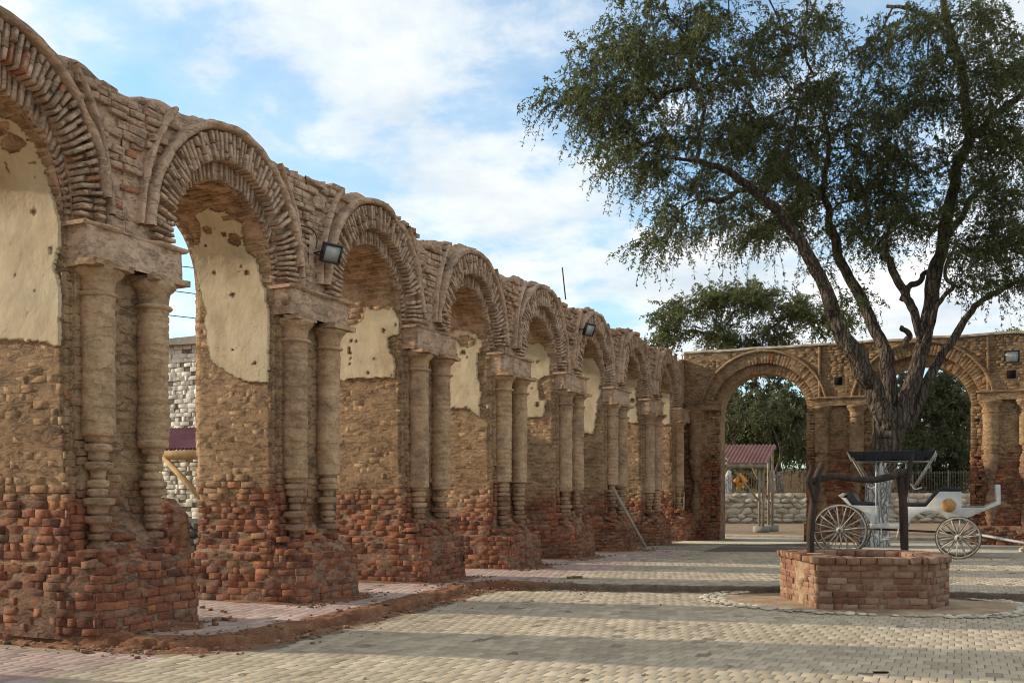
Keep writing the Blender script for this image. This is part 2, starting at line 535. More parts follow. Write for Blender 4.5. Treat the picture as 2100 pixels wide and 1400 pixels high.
M_TIN2 = simple('maroon_tin', (0.13, 0.045, 0.055), (0.20, 0.075, 0.085), 1.5, 0.6, 0.1, 0.004, spec=0.4)
M_TIMBER = simple('weathered_timber', (0.22, 0.175, 0.125), (0.40, 0.33, 0.245), 6.0, 0.85, 0.3, 0.008, stretch=(1, 1, 0.25))
M_CANE = simple('yellow_timber', (0.32, 0.19, 0.075), (0.46, 0.29, 0.13), 6.0, 0.8, 0.2, 0.006)
M_CONC = simple('concrete', (0.22, 0.19, 0.155), (0.34, 0.30, 0.25), 5.0, 0.9, 0.3, 0.01)
M_HOUSE = simple('limewashed_brick', (0.50, 0.43, 0.325), (0.84, 0.78, 0.66), 6.5, 0.9, 0.6, 0.03, rv=0.12)
M_HOUSEJ = simple('limewash_joint', (0.10, 0.075, 0.055), (0.22, 0.175, 0.13), 7.0, 0.95, 0.5, 0.02)
M_BLACKMET = simple('black_metal', (0.012, 0.012, 0.013), (0.022, 0.022, 0.024), 12.0, 0.45, 0.05, 0.002, spec=0.5)
M_GLASS = simple('lamp_glass', (0.34, 0.34, 0.31), (0.42, 0.42, 0.39), 8.0, 0.15, 0, spec=0.5)
M_FENCE = simple('fence_metal', (0.14, 0.11, 0.08), (0.22, 0.175, 0.125), 6.0, 0.7, 0)
M_SIGN = simple('orange_sign', (0.80, 0.26, 0.03), (0.85, 0.30, 0.04), 3.0, 0.5, 0)
M_CABLE = simple('cable', (0.02, 0.02, 0.02), (0.03, 0.03, 0.03), 3.0, 0.7, 0)
M_GRASS = simple('dry_grass', (0.17, 0.145, 0.05), (0.33, 0.27, 0.11), 3.0, 0.9, 0, rv=0.3)

def leaf_mat(name, c0, c1, tr=0.35):
    m, t, b = new_mat(name, 0.6)
    rnd, pos = isl_rand(t)
    mix1 = t.math('ADD', t.math('MULTIPLY', rnd, 0.5), t.math('MULTIPLY', t.noise(pos, 0.6, 3.0, 0.5), 0.5))
    col = t.ramp(mix1, [(0.2, c0), (0.75, c1)])
    t.L.new(col, b.inputs['Base Color'])
    tl = t.n('ShaderNodeBsdfTranslucent', {0: col})
    ms = t.n('ShaderNodeMixShader', {0: tr})
    t.L.new(b.outputs[0], ms.inputs[1]); t.L.new(tl.outputs[0], ms.inputs[2])
    t.L.new(ms.outputs[0], t.N['Material Output'].inputs[0])
    return m
M_LEAF = leaf_mat('mesquite_leaf', (0.045, 0.056, 0.020), (0.145, 0.16, 0.058), 0.5)
M_LEAF2 = leaf_mat('pale_leaf', (0.075, 0.088, 0.030), (0.165, 0.175, 0.065), 0.45)
M_LEAF3 = leaf_mat('dark_leaf', (0.060, 0.068, 0.032), (0.15, 0.158, 0.072), 0.45)
M_LEAF4 = leaf_mat('yellow_leaf', (0.11, 0.14, 0.02), (0.22, 0.24, 0.05))

# ------------------------------------------------------------------ ground and levels
PITCH, C1 = 3.76, 8.91                       # spacing of the arcade piers and the first pier in view
# upper level z = 0 carries the arcade; the near court lies 0.15 m lower
LOW = -0.10
BANK = np.array([(-9.0, 7.55), (-3.2, 7.75), (-0.9, 8.0), (0.6, 8.15), (1.5, 8.35), (1.95, 8.9), (1.88, 10.2), (1.78, 12.0), (1.62, 13.6),
                 (1.45, 15.2), (1.35, 16.1), (1.9, 16.45), (3.6, 16.65), (6.5, 17.5), (9.0, 17.75), (11.0, 17.95), (16.0, 18.6), (24.0, 19.6)])
g = MB()
gx = np.concatenate([[-2500, -600, -150, -60], np.linspace(-30, 45, 40), [90, 200, 600, 2500]])
gy = np.concatenate([[-2500, -500, -100], np.linspace(-20, 75, 50), [100, 160, 300, 700, 2500]])
GX, GY = np.meshgrid(gx, gy, indexing='ij')
GZ = -0.42 + 0.06 * fbm(np.stack([GX, GY, GX * 0], -1), 0.3, 3)
GZ = np.where((GY > 39) & (np.abs(GX) < 60), -0.05 + 0.05 * fbm(np.stack([GX, GY, GX * 0], -1), 0.25, 4), GZ)
g.add(*grid(np.stack([GX, GY, GZ], -1)))
ground = tag(put('ground', g, M_DUST, smooth=True), kind='structure')

def bank_side(x, y):
    """True on the upper level (left of / behind the bank line)"""
    xs = BANK[:, 0]
    if y < 7.6:
        return False
    # crossing test against the polygon made by the bank and far corners
    poly = np.vstack([BANK, [(24, 60), (-9, 60)]])
    inside = False
    j = len(poly) - 1
    for i in range(len(poly)):
        xi, yi = poly[i]; xj, yj = poly[j]
        if (yi > y) != (yj > y) and x < (xj - xi) * (y - yi) / (yj - yi) + xi:
            inside = not inside
        j = i
    return inside

# lower court bed and upper terrace bed (sand joints of the paving lie on these)
lb = MB(); lb.add(*box((-9, 1.0, -0.5), (24, 20.2, LOW - 0.006)))
low_court = tag(put('court_pavement', lb, M_JOINT), kind='structure')
_t = np.gradient(BANK, axis=0); _t /= np.linalg.norm(_t, axis=1)[:, None]
tp = np.vstack([BANK - np.stack([_t[:, 1], -_t[:, 0]], -1) * np.where(BANK[:, :1] < 2.5, 0.36, 0.10), [(24, 38.6), (-9, 38.6)]])
V_, F_ = extrude_poly(tp, (0, 0, -0.45), (1, 0, 0), (0, 1, 0), (0, 0, 1), 0.444)
tb = MB(); tb.add(V_, F_)
terrace = tag(put('terrace_pavement', tb, M_JOINT, norm=True), kind='structure')

# pavers
PW, PL, PG = 0.14, 0.24, 0.009
def paver_mesh(name, mat):
    b = 0.003
    w_, l_, h_ = (PW - PG) / 2, (PL - PG) / 2, 0.03
    V = []
    for z, s in ((-h_, 0), (0 - b * 0.7, 0), (0, b)):
        V += [(-w_ + s, -l_ + s, z), (w_ - s, -l_ + s, z), (w_ - s, l_ - s, z), (-w_ + s, l_ - s, z)]
    F = []
    for k in (0, 4):
        for i in range(4):
            F.append([k + i, k + (i + 1) % 4, k + 4 + (i + 1) % 4, k + 4 + i])
    F.append([8, 9, 10, 11])
    me = mesh_np(name, V, [np.array(F)])
    me.materials.append(mat)
    return me, np.array(V), np.array(F)
paver_c, PV, PF = paver_mesh('paver', M_PAVE)
paver_p, _, _ = paver_mesh('paver', M_PINK)

WSC = (1.6 - LOW) / 1.75                      # the well's plan was measured for a 1.75 m eye height over the court
WELL_C = CAM[:2] + (np.array([7.9, 16.95]) - CAM[:2]) * WSC
def pavers():
    rec = []
    j = 0
    y = 4.6
    while y < 28.5:
        x = -4.2 + (0.07 if j % 2 else 0.0)
        row_end = 19.0
        while x < row_end:
            cx, cy = x, y
            d = np.array([cx - CAM[0], cy]);
            t = d @ FWD[:2]; lat = d @ RIGHT[:2]
            if t > 6.5 and abs(lat / t) < 0.82:
                u = bank_side(cx, cy)
                ok = True
                # distance to bank edge
                db = np.min(np.linalg.norm(BANK_D - np.array([cx, cy]), axis=1))
                edge = 0.34 + 0.05 * math.sin(cx * 3.1 + cy * 1.7) if (cx < 2.6) else 0.16
                if db < edge + (0.12 if (not u and cx < 2.4) else 0):
                    ok = False
                if np.hypot((cx - WELL_C[0] + 0.0) / 2.35, (cy - WELL_C[1] - 0.1) / 1.72) < 1.0 and not (u and cy > 17.9):
                    ok = False
                if u and cx < 0.75 and ((cy - C1 + PITCH / 2) % PITCH - PITCH / 2) ** 2 < 0.9 ** 2 and cx > -1.8:
                    ok = False
                if u and cy > 29.2:
                    ok = False
                if ok:
                    rec.append((t, cx, cy, 0.0 if u else LOW, u))
            x += PW
        y += PL
        j += 1
    return rec
BANK_D = np.vstack([np.linspace(BANK[i], BANK[i + 1], 24, endpoint=False) for i in range(len(BANK) - 1)])
prec = sorted(pavers(), key=lambda r: r[0])
def pave_pink(cx, cy, u):
    if u:
        return cx < 2.35 + 0.25 * math.sin(cy * 1.3)
    return cx < 1.62 + 0.02 * math.sin(cy * 9)
near_n = {False: 0, True: 0}
bulk = {}
for (t, cx, cy, z, u) in prec:
    pk = pave_pink(cx, cy, u)
    sh = np.array([cx + rng.normal(0, .0015), cy + rng.normal(0, .0015), z + rng.normal(0, .0008) - (0.006 if rng.random() < 0.02 else 0)])
    a = rng.normal(0, 0.008)
    tx, ty = rng.normal(0, 0.003, 2)
    in_frame = abs(((np.array([cx, cy]) - CAM[:2]) @ RIGHT[:2]) / t) < 0.53
    if near_n[u] < 300 and in_frame and t > 8.9:
        near_n[u] += 1
        M = Matrix.Translation(sh) @ Matrix.Rotation(a, 4, 'Z') @ Matrix.Rotation(tx, 4, 'X') @ Matrix.Rotation(ty, 4, 'Y')
        inst('paver', paver_p if pk else paver_c, M, terrace if u else low_court)
    else:
        ca, sa = math.cos(a), math.sin(a)
        V = PV.copy()
        V[:, 2] += V[:, 0] * ty + V[:, 1] * tx
        V[:, :2] = V[:, :2] @ np.array([[ca, sa], [-sa, ca]])
        bulk.setdefault((u, pk), MB()).add(V + sh, PF)
for (u, pk), mb in bulk.items():
    o = put('paving', mb, M_PINK if pk else M_PAVE, terrace if u else low_court)
    tag(o, kind='stuff')
# the far half of the terrace: the bricks are too small to tell apart, the material carries on
def far_paving_mat():
    m, t, b = new_mat('far_paving', 0.9)
    g_ = t.n('ShaderNodeNewGeometry')
    br = t.n('ShaderNodeTexBrick', {'Vector': g_.outputs['Position'], 'Color1': (0.33, 0.295, 0.225, 1), 'Color2': (0.44, 0.39, 0.30, 1),
             'Mortar': (0.20, 0.165, 0.12, 1), 'Scale': 1.0, 'Mortar Size': 0.006, 'Brick Width': 0.14, 'Row Height': 0.24})
    pale = t.ramp(t.noise(g_.outputs['Position'], 0.5, 4.0, 0.6), [(0.3, 0.82), (0.7, 1.1)])
    t.L.new(t.mix(1.0, br.outputs[0], pale, 'MULTIPLY'), b.inputs['Base Color'])
    return m
fp = MB(); fp.add(*box((0.4, 28.7, -0.1), (23.8, 38.3, -0.001)))
tag(put('far_paving', fp, far_paving_mat(), terrace), kind='stuff')

M_GRIT = simple('brick_grit', (0.17, 0.075, 0.045), (0.34, 0.19, 0.11), 9.0, 0.95, 0.3, 0.01, rv=0.45)
# eroded earth bank between the two levels
def bank():
    P = smooth_path(np.column_stack([BANK, np.zeros(len(BANK))]), 60)
    T = np.gradient(P, axis=0); T /= np.linalg.norm(T, axis=1)[:, None]
    Nn = np.stack([T[:, 1], -T[:, 0], 0 * T[:, 0]], -1)       # towards the lower court
    L = np.concatenate([[0], np.cumsum(np.linalg.norm(np.diff(P, axis=0), axis=1))])
    left = np.clip((3.2 - P[:, 0]) / 1.6, 0, 1)               # the bank is a broad mud ridge by the arcade, a thin kerb across the court
    prof_w = [(-0.42, -0.002), (-0.30, 0.004), (-0.14, 0.012), (-0.03, 0.012), (0.02, -0.01), (0.035, -0.08), (0.045, -0.14), (0.08, -0.145), (0.15, -0.126), (0.24, -0.142), (0.33, -0.154)]
    prof_n = [(-0.12, -0.002), (-0.09, 0.006), (-0.06, 0.012), (-0.02, 0.012), (0.02, 0.002), (0.03, -0.05), (0.035, -0.13), (0.06, -0.143), (0.08, -0.146), (0.10, -0.15), (0.12, -0.154)]
    nu = 5
    rows = []
    pw, pn = np.array(prof_w), np.array(prof_n)
    s = np.linspace(0, len(pw) - 1, (len(pw) - 1) * nu + 1)
    ow = np.interp(s, np.arange(len(pw)), pw[:, 0]); hw = np.interp(s, np.arange(len(pw)), pw[:, 1])
    on = np.interp(s, np.arange(len(pn)), pn[:, 0]); hn = np.interp(s, np.arange(len(pn)), pn[:, 1])
    for k in range(len(s)):
        o = left * ow[k] + (1 - left) * on[k]
        h = left * hw[k] + (1 - left) * hn[k]
        h = np.where(h < 0, h * (LOW / -0.15) - 0.002, h)
        wob = n1d(L, 0.9, 5) * 0.11 * left + n1d(L, 2.3, 6) * 0.035
        p = P + Nn * (o + wob)[:, None]
        p[:, 2] += h
        rows.append(p)
    A = np.array(rows)
    nz = fbm(A, 5.0, 21, 4)
    k0 = np.linspace(0, 1, len(s))[:, None]
    env = np.clip(np.minimum(k0, 1 - k0) * 6, 0, 1)
    A[..., 2] += nz * (0.022 * left[None] + 0.010) * env + 0.007 * fbm(A, 16.0, 23, 3) * env
    A += Nn[None] * (fbm(A, 3.5, 31, 3) * 0.035 * env * (left[None] * 0.8 + 0.2))[..., None]
    mb = MB(); mb.add(*grid(A, flip=True))
    return mb
bank_obj = tag(put('earth_bank', bank(), M_EARTH, smooth=True), kind='structure')
# grit and brick crumbs fallen along the bank and round the pier feet
gm = MB()
rg = np.random.default_rng(77)
for i in range(1500):
    k = int(rg.integers(40, len(BANK_D) - 120))
    p = BANK_D[k]
    d_ = abs(rg.normal(0, 0.28)) * (1 if rg.random() < 0.65 else -1)
    tdir_ = BANK_D[k + 1] - BANK_D[k]
    tdir_ = tdir_ / (np.linalg.norm(tdir_) + 1e-9)
    q = p + np.array([tdir_[1], -tdir_[0]]) * d_
    if rg.random() < 0.35:
        kk = int(rg.integers(1, 6))
        q = np.array([rg.uniform(0.45, 1.0), C1 + PITCH * (kk - 1) + rg.uniform(-1.2, 1.2)])
    zf = 0.004 if bank_side(q[0], q[1]) else LOW + 0.004
    sz = rg.uniform(0.008, 0.03) if rg.random() < 0.9 else rg.uniform(0.03, 0.06)
    a_ = rg.uniform(0, 6.3)
    ax_ = np.array([math.cos(a_), math.sin(a_), rg.normal(0, 0.2)]); ax_ /= np.linalg.norm(ax_)
    ay_ = np.cross([0, 0, 1.0], ax_); ay_ /= np.linalg.norm(ay_)
    gm.add(*obox(np.array([q[0], q[1], zf + sz * 0.25]), ax_, ay_, np.cross(ax_, ay_), sz * rg.uniform(1, 1.8), sz, sz * 0.6))
tag(put('brick_grit', gm, M_GRIT, bank_obj), kind='stuff')
# red spill of loose soil along the foot of the bank and a sandy skirt round the pier feet
def skirt(cx, cy, rx, ry, z, h, seed):
    a = np.linspace(0, 2 * np.pi, 40, endpoint=False)
    rr = np.linspace(0, 1, 8)
    A, RR = np.meshgrid(a, rr, indexing='ij')
    wob = 1 + 0.22 * fbm(np.stack([np.cos(A) + seed, np.sin(A), A * 0], -1), 1.5, seed, 3)
    X = cx + rx * RR * wob * np.cos(A); Y = cy + ry * RR * wob * np.sin(A)
    Z = z + h * (1 - RR ** 2) - 0.012 * (RR > 0.95) + 0.01 * fbm(np.stack([X, Y, X * 0], -1), 6, seed)* (RR < .9)
    return grid(np.stack([X, Y, Z], -1), closed_u=True)
for i in range(8):
    mb = MB(); mb.add(*skirt(-0.35, C1 + PITCH * i + (0.2 if i == 0 else 0), 1.3, 0.75 if i == 0 else 1.08, 0.0, 0.04, 40 + i))
    tag(put('soil_skirt', mb, M_EARTH, terrace, smooth=True), kind='stuff')

# ------------------------------------------------------------------ bricks
BL, BH, BD = 0.27, 0.08, 0.13
def chamfer_box(l, h, d, ch, jit, r):
    hs = np.array([l, h, d]) / 2
    V = []; idx = {}
    for sx in (-1, 1):
        for sy in (-1, 1):
            for sz in (-1, 1):
                s = np.array([sx, sy, sz])
                cj = r.normal(0, jit, 3)
                for ax in range(3):
                    p = s * (hs - ch)
                    p[ax] = s[ax] * hs[ax]
                    idx[(sx, sy, sz, ax)] = len(V)
                    V.append(p + cj + r.normal(0, jit * 0.3, 3))
    F4, F3 = [], []
    I = lambda s, ax: idx[(s[0], s[1], s[2], ax)]
    for ax in range(3):
        o1, o2 = [k for k in range(3) if k != ax]
        for sg in (-1, 1):
            q = []
            for a, b in ((-1, -1), (1, -1), (1, 1), (-1, 1)):
                s = [0, 0, 0]; s[ax] = sg; s[o1] = a; s[o2] = b
                q.append(I(s, ax))
            F4.append(q)
        for a in (-1, 1):
            for b in (-1, 1):        # edge along ax
                s0 = [0, 0, 0]; s0[ax] = -1; s0[o1] = a; s0[o2] = b
                s1 = list(s0); s1[ax] = 1
                F4.append([I(s0, o1), I(s1, o1), I(s1, o2), I(s0, o2)])
    for sx in (-1, 1):
        for sy in (-1, 1):
            for sz in (-1, 1):
                F3.append([idx[(sx, sy, sz, k)] for k in range(3)])
    V = np.array(V)
    def orient(F):
        F = np.array(F)
        c = V[F].mean(1)
        nrm = np.cross(V[F[:, 1]] - V[F[:, 0]], V[F[:, 2]] - V[F[:, 0]])
        fl = (nrm * c).sum(1) < 0
        F[fl] = F[fl][:, ::-1]
        return F
    return V, [orient(F4), orient(F3)]
_br = np.random.default_rng(5)
VARS = [chamfer_box(BL, BH, BD, 0.0045, 0.0042, _br) for _ in range(10)]
VARMESH = {}
def var_mesh(i, mat):
    k = (i, mat.name)
    if k not in VARMESH:
        me = mesh_np('brick', VARS[i][0], VARS[i][1])
        me.materials.append(mat)
        VARMESH[k] = me
    return VARMESH[k]

class Bricks:
    """collects brick placements; the largest in view become objects, the rest one mesh"""
    def __init__(self):
        self.r = []
    def add(self, c, ax, ay, az, l, h, d, owner=None, ok=True):
        M = np.eye(4)
        M[:3, 0] = np.asarray(ax) * (l / BL); M[:3, 1] = np.asarray(ay) * (h / BH); M[:3, 2] = np.asarray(az) * (d / BD)
        M[:3, 3] = c
        self.r.append((M, int(rng.integers(len(VARS))), owner, ok))
    def flush(self, name, rest_name, mat, root, limit=300):
        def key(e):
            c = e[0][:3, 3]
            t = depth_of(c)
            u = (c - CAM) @ RIGHT / t
            v = HOR - (c[2] - CAM[2]) / t * FPX
            vis = e[3] and t > 0 and abs(u) < 0.525 and 0 < v < 1400
            return (0 if vis else 1, t)
        es = sorted(self.r, key=key)
        ind = es[:limit]
        for (M, v, owner, ok) in ind:
            inst(name, var_mesh(v, mat), Matrix(M.tolist()), owner or root)
        rest = es[limit:]
        if rest:
            mb = MB()
            for (M, v, owner, ok) in rest:
                V, Fs = VARS[v]
                mb.add(V @ M[:3, :3].T + M[:3, 3], Fs)
            o = put(rest_name, mb, mat, root)
            tag(o, kind='stuff')

def rot_jit(U, V, N, s=0.02):
    a, b, c = rng.normal(0, s, 3)
    U2 = U + V * a + N * b; U2 /= np.linalg.norm(U2)
    V2 = V - U * a + N * c; V2 -= U2 * (V2 @ U2); V2 /= np.linalg.norm(V2)
    return U2, V2, np.cross(U2, V2)

def wall_bricks(B, O, U, V, w_, h_, zone, owner=None, course=0.098, skip=None, lmin=0.20, lmax=0.31, vis=True, over=0.02):
    """running courses on the rectangle O + u*U + v*V; zone(u, v) -> (protrusion, sigma, missing)"""
    O, U, V = (np.asarray(a, float) for a in (O, U, V))
    N = np.cross(U, V)
    nv = int(round(h_ / course))
    ch = h_ / nv
    for j in range(nv):
        v = (j + 0.5) * ch + rng.normal(0, 0.004)
        u = -over - rng.uniform(0, 0.12)
        while u < w_ - 0.03:
            l = rng.uniform(lmin, lmax) if rng.random() > 0.2 else rng.uniform(0.11, 0.15)
            u0, u1 = max(u, -over), min(u + l, w_ + over)
            if w_ + over - u1 < 0.05:
                u1 = w_ + over
            if u1 - u0 > 0.045:
                uc = (u0 + u1) / 2
                pr, sg, ms, er = zone(uc, v)
                if rng.random() > ms and not (skip and skip(uc, v)):
                    p = pr + rng.normal(0, sg) - er
                    c = O + U * uc + V * v + N * (p - BD / 2)
                    a, b, n = rot_jit(U, V, N, 0.011)
                    hh = ch - 0.011 + rng.normal(0, 0.004)
                    B.add(c, a, b, n, (u1 - u0) - 0.014 + rng.normal(0, .004), hh, BD, owner, vis)
            u += l
    return ch

# ------------------------------------------------------------------ the long arcade
NP = 9
CY = [C1 + PITCH * (k - 1) for k in range(NP)]           # pier centres, pier 0 behind the frame edge, pier 8 the corner
HW_B, HW_F = 0.80, 0.72                                   # half widths: backing and front order
XB, XS = -1.55, -0.07                                     # back face, step between the orders
ZI0, ZI1 = 4.34, 4.76                                     # entablature
ZC = 4.85
A_IN, B_IN = PITCH / 2 - HW_B, 1.16
A_MID, B_MID = PITCH / 2 - HW_F, 1.42
A_OUT, B_OUT = 1.50, 1.82
A_HD, B_HD = 1.56, 1.92

arcade = thing('brick_arcade', (-0.7, CY[4], 0), 'long ruined brick arcade of round arches on paired columns', 'arcade')
BR = Bricks()       # bricks of the piers and spandrels
VO = Bricks()       # voussoirs
UB = Bricks()       # rough masonry above the imposts

def erosion(z, seed, y):
    """how far the face has been eaten away at height z"""
    a = np.exp(-((z - 1.45 - 0.25 * math.sin(seed * 2.1)) / 0.42) ** 2)
    return 0.085 * a + 0.02 * np.exp(-((z - 2.15) / 0.25) ** 2)

def ring_wall(poly, zs, seed, amp, er=None, top=False, step=0.09):
    """polygon (x,y) extruded through heights zs with its faces roughened"""
    pts, nrm = [], []
    n = len(poly)
    poly = np.asarray(poly, float)
    for i in range(n):
        p, q = poly[i], poly[(i + 1) % n]
        L = np.linalg.norm(q - p)
        k = max(1, int(L / step))
        d = (q - p) / L
        for s in range(k):
            pts.append(p + (q - p) * s / k)
            nn = np.array([d[1], -d[0]])
            if s == 0:
                pd = p - poly[i - 1]; pd /= np.linalg.norm(pd)
                nn = nn + np.array([pd[1], -pd[0]])
            nrm.append(nn)
    pts, nrm = np.array(pts), np.array(nrm)
    P = np.zeros((len(pts), len(zs), 3))
    P[..., :2] = pts[:, None]
    P[..., 2] = np.asarray(zs)[None]
    disp = amp * fbm(P, 3.0, seed, 4)
    if er is not None:
        disp = disp - er(P[..., 2])
    P[..., :2] += nrm[:, None] * disp[..., None]
    v, q = grid(P, closed_u=True)
    Fs = [q]
    if top:
        idx = np.arange(P.shape[0] * P.shape[1]).reshape(P.shape[:2])
        Fs.append(idx[:, -1][None])
    return v, Fs

def lathe(cx, cy, prof, sides, rough, seed, a0=0, a1=2 * np.pi, fn=None):
    prof = np.asarray(prof, float)
    ang = np.linspace(a0, a1, sides, endpoint=False)
    A = np.repeat(ang[:, None], len(prof), 1)
    Rr = np.repeat(prof[None, :, 0], sides, 0)
    Z = np.repeat(prof[None, :, 1], sides, 0)
    P = np.stack([cx + Rr * np.cos(A), cy + Rr * np.sin(A), Z], -1)
    dn = rough * fbm(P, 4.5, seed, 4)
    if fn is not None:
        dn = dn + fn(A, Z)
    P[..., 0] += dn * np.cos(A); P[..., 1] += dn * np.sin(A)
    return grid(P, closed_u=True)

COLX, CR = 0.10, 0.195
piers = []
def make_pier(k):
    c = CY[k]
    corner = (k == 8)
    sd = 100 + 13 * k
    er = lambda z: erosion(z, k, c)
    # backing pier and front order, one rough solid with a stepped plan
    poly = [(XB, c - HW_B), (XS, c - HW_B), (XS, c - HW_F), (0, c - HW_F), (0, c + HW_F), (XS, c + HW_F), (XS, c + HW_B), (XB, c + HW_B)]
    mb = MB()
    zs = np.concatenate([np.arange(0.0, 2.6, 0.075), np.arange(2.6, ZC + 0.01, 0.12), [ZC + 0.02]])
    mb.add(*ring_wall(poly, zs, sd, 0.006, er))
    pier = put('pier', mb, M_CORE, arcade, smooth=True)
    # plinth
    x1 = 0.50 + 0.04 * math.sin(k * 1.9)
    ztop = 0.80 + 0.06 * math.sin(k * 2.7)
    mb = MB()
    pp = [(XB - 0.05, c - HW_B - 0.06), (-0.1, c - HW_B - 0.06), (x1 - 0.1, c - HW_B + 0.02), (x1, c - HW_B + 0.18), (x1, c + HW_B - 0.1), (x1 - 0.12, c + HW_B + 0.0), (XB - 0.05, c + HW_B + 0.04)]
    zz = list(np.arange(-0.05, ztop - 0.02, 0.08)) + [ztop - 0.02]
    v, Fs = ring_wall(pp, zz, sd + 5, 0.018, lambda z: 0.05 * np.clip(z / 0.8, 0, 1) ** 2)
    n_pts = len(v) // len(zz)
    # mud slope from the plinth's edge up to the columns
    last = v.reshape(n_pts, len(zz), 3)[:, -1]
    cen = np.array([-0.45, c, 0])
    rows = [last]
    for f, dz in ((0.9, 0.06), (0.75, 0.15), (0.6, 0.27), (0.45, 0.42), (0.2, 0.46)):
        r_ = cen + (last - cen) * np.array([f, f, 0]) ; r_[:, 2] = ztop + dz
        r_ = r_ + fbm(r_, 4.0, sd + 3, 3)[:, None] * np.array([0.02, 0.02, 0.045])
        rows.append(r_)
    mb.add(v, Fs)
    mb.add(*grid(np.array(rows).transpose(1, 0, 2), closed_u=True))
    put('plinth', mb, M_CORE, arcade, smooth=True)
    if corner:
        pass
    vis = k >= 1
    # bricks: near jamb (faces -Y), front of the order, plinth faces
    def zone_j(u, z):
        low = z < 1.75 + 0.35 * n1(u * 1.3 + k * 5.1, z)
        if low:
            return (0.011, 0.0085, 0.06, er(z))
        return (-0.004, 0.0033, 0.03, er(z))
    wall_bricks(BR, (XB, c - HW_B, 0.75), (1, 0, 0), (0, 0, 1), XS - XB, 4.1 - 0.05, lambda u, v: zone_j(u, v + 0.75), pier, vis=vis)
    wall_bricks(BR, (XS, c - HW_F, 0.9), (1, 0, 0), (0, 0, 1), -XS, 3.4, lambda u, v: zone_j(u + 2, v + 0.9), pier, vis=vis)
    # between and beside the columns on the front face
    def skipcol(u, v):
        return False
    wall_bricks(BR, (0, c - HW_F, 0.9), (0, 1, 0), (0, 0, 1), 2 * HW_F, 3.4,
                lambda u, v: (0.012 if v < 1.1 else -0.02, 0.014 if v < 1.1 else 0.006, 0.08, er(v + 0.9)), pier, vis=vis)
    # plinth: near face, cut corner, front
    pe = lambda v: 0.05 * min(1, max(0, v / 0.8)) ** 2
    zp = lambda u, v: (0.011, 0.008, 0.05, pe(v))
    hp = ztop - 0.03
    wall_bricks(BR, (XB - 0.05, c - HW_B - 0.06, 0.0), (1, 0, 0), (0, 0, 1), -0.1 - XB + 0.05, hp, zp, pier, vis=vis)
    for i in (1, 2, 3, 4):
        p, q = np.array(pp[i]), np.array(pp[i + 1])
        L = np.linalg.norm(q - p)
        d = (q - p) / L
        wall_bricks(BR, (p[0], p[1], 0.0), (d[0], d[1], 0), (0, 0, 1), L, hp, zp, pier, vis=vis and i < 4)
    # stepped courses of broken brick going up the mud slope
    for ri, (xx, zz_) in enumerate(((x1 - 0.10, ztop + 0.02), (x1 - 0.19, ztop + 0.10), (x1 - 0.27, ztop + 0.20), (x1 - 0.34, ztop + 0.30))):
        y = c - 0.74 + rng.uniform(0, 0.1)
        while y < c + 0.72:
            l = rng.uniform(0.12, 0.28)
            if rng.random() < 0.72 - 0.08 * ri:
                a_, b_, c_ = rot_jit(np.array([0, 1.0, 0]), np.array([0, 0, 1.0]), np.array([1.0, 0, 0]), 0.07)
                BR.add((xx - 0.05 + rng.normal(0, 0.02), y + l / 2, zz_ + rng.normal(0, 0.012)), a_, b_, c_, l - 0.02, 0.085, 0.15, pier, vis)
            y += l
        for (xs_, ys_) in ((np.linspace(-0.2, xx - 0.15, 4), c - HW_B + 0.05 + 0.03 * ri),):
            for x_ in xs_:
                if rng.random() < 0.5:
                    a_, b_, c_ = rot_jit(np.array([1.0, 0, 0]), np.array([0, 0, 1.0]), np.array([0, -1.0, 0]), 0.07)
                    BR.add((x_, ys_, zz_ + rng.normal(0, 0.012)), a_, b_, c_, rng.uniform(.12, .22), 0.085, 0.14, pier, vis)
    # loose bricks lying on the mud slope
    for _ in range(7):
        yy = c + rng.uniform(-0.75, 0.7); xx = rng.uniform(0.05, 0.40)
        a = rng.uniform(0, 3.1)
        z_ = ztop + 0.02 + 0.15 * (1 - (xx / 0.45)) + rng.uniform(0, 0.03)
        ax = np.array([math.cos(a), math.sin(a), rng.normal(0, 0.1)]); ax /= np.linalg.norm(ax)
        ay = np.cross([0, 0, 1], ax); ay /= np.linalg.norm(ay)
        az = np.cross(ax, ay)
        BR.add((xx, yy, z_), ax, az, -ay, rng.uniform(0.14, 0.26), 0.075, rng.uniform(.09, .13), pier, vis)
    # columns
    cols = (c - 0.46, c + 0.40) if not corner else (c - 0.46,)
    for ci, cy in enumerate(cols):
        s2 = sd + 31 * ci
        zb = (2.32 if k == 1 else 1.82) + 0.14 * math.sin(k * 3.3 + ci * 1.9)      # below this the render has gone and the bricks are eaten back
        rs = np.random.default_rng(s2)
        courses = np.arange(0.95, zb + 0.2, 0.105)
        cr = rs.uniform(-0.05, 0.02, len(courses))
        cr[::2] -= 0.03; cr[-3:] = [-0.02, -0.075, -0.01]
        nz = 96
        zz_ = np.concatenate([np.linspace(0.9, zb, 80), np.linspace(zb + 0.012, 3.96, 90)])
        prof = []
        for z in zz_:
            if z <= zb:
                i = min(len(courses) - 1, int((z - 0.95) / 0.105)) if z > 0.95 else 0
                ph = ((z - 0.95) / 0.105) % 1.0
                r_ = CR - 0.03 + cr[i] - (0.05 if ph < 0.22 else 0)
            else:
                r_ = CR * (1 - 0.02 * math.sin((z - zb) / (3.96 - zb) * math.pi)) + (0.014 * (abs(((z / 0.105) % 1.0) - 0.5) * 2) ** 5 * -1.0 + 0.003) * (1.4 if (k + ci) % 2 == 0 else .5)
            prof.append((r_, z))
        mb = MB()
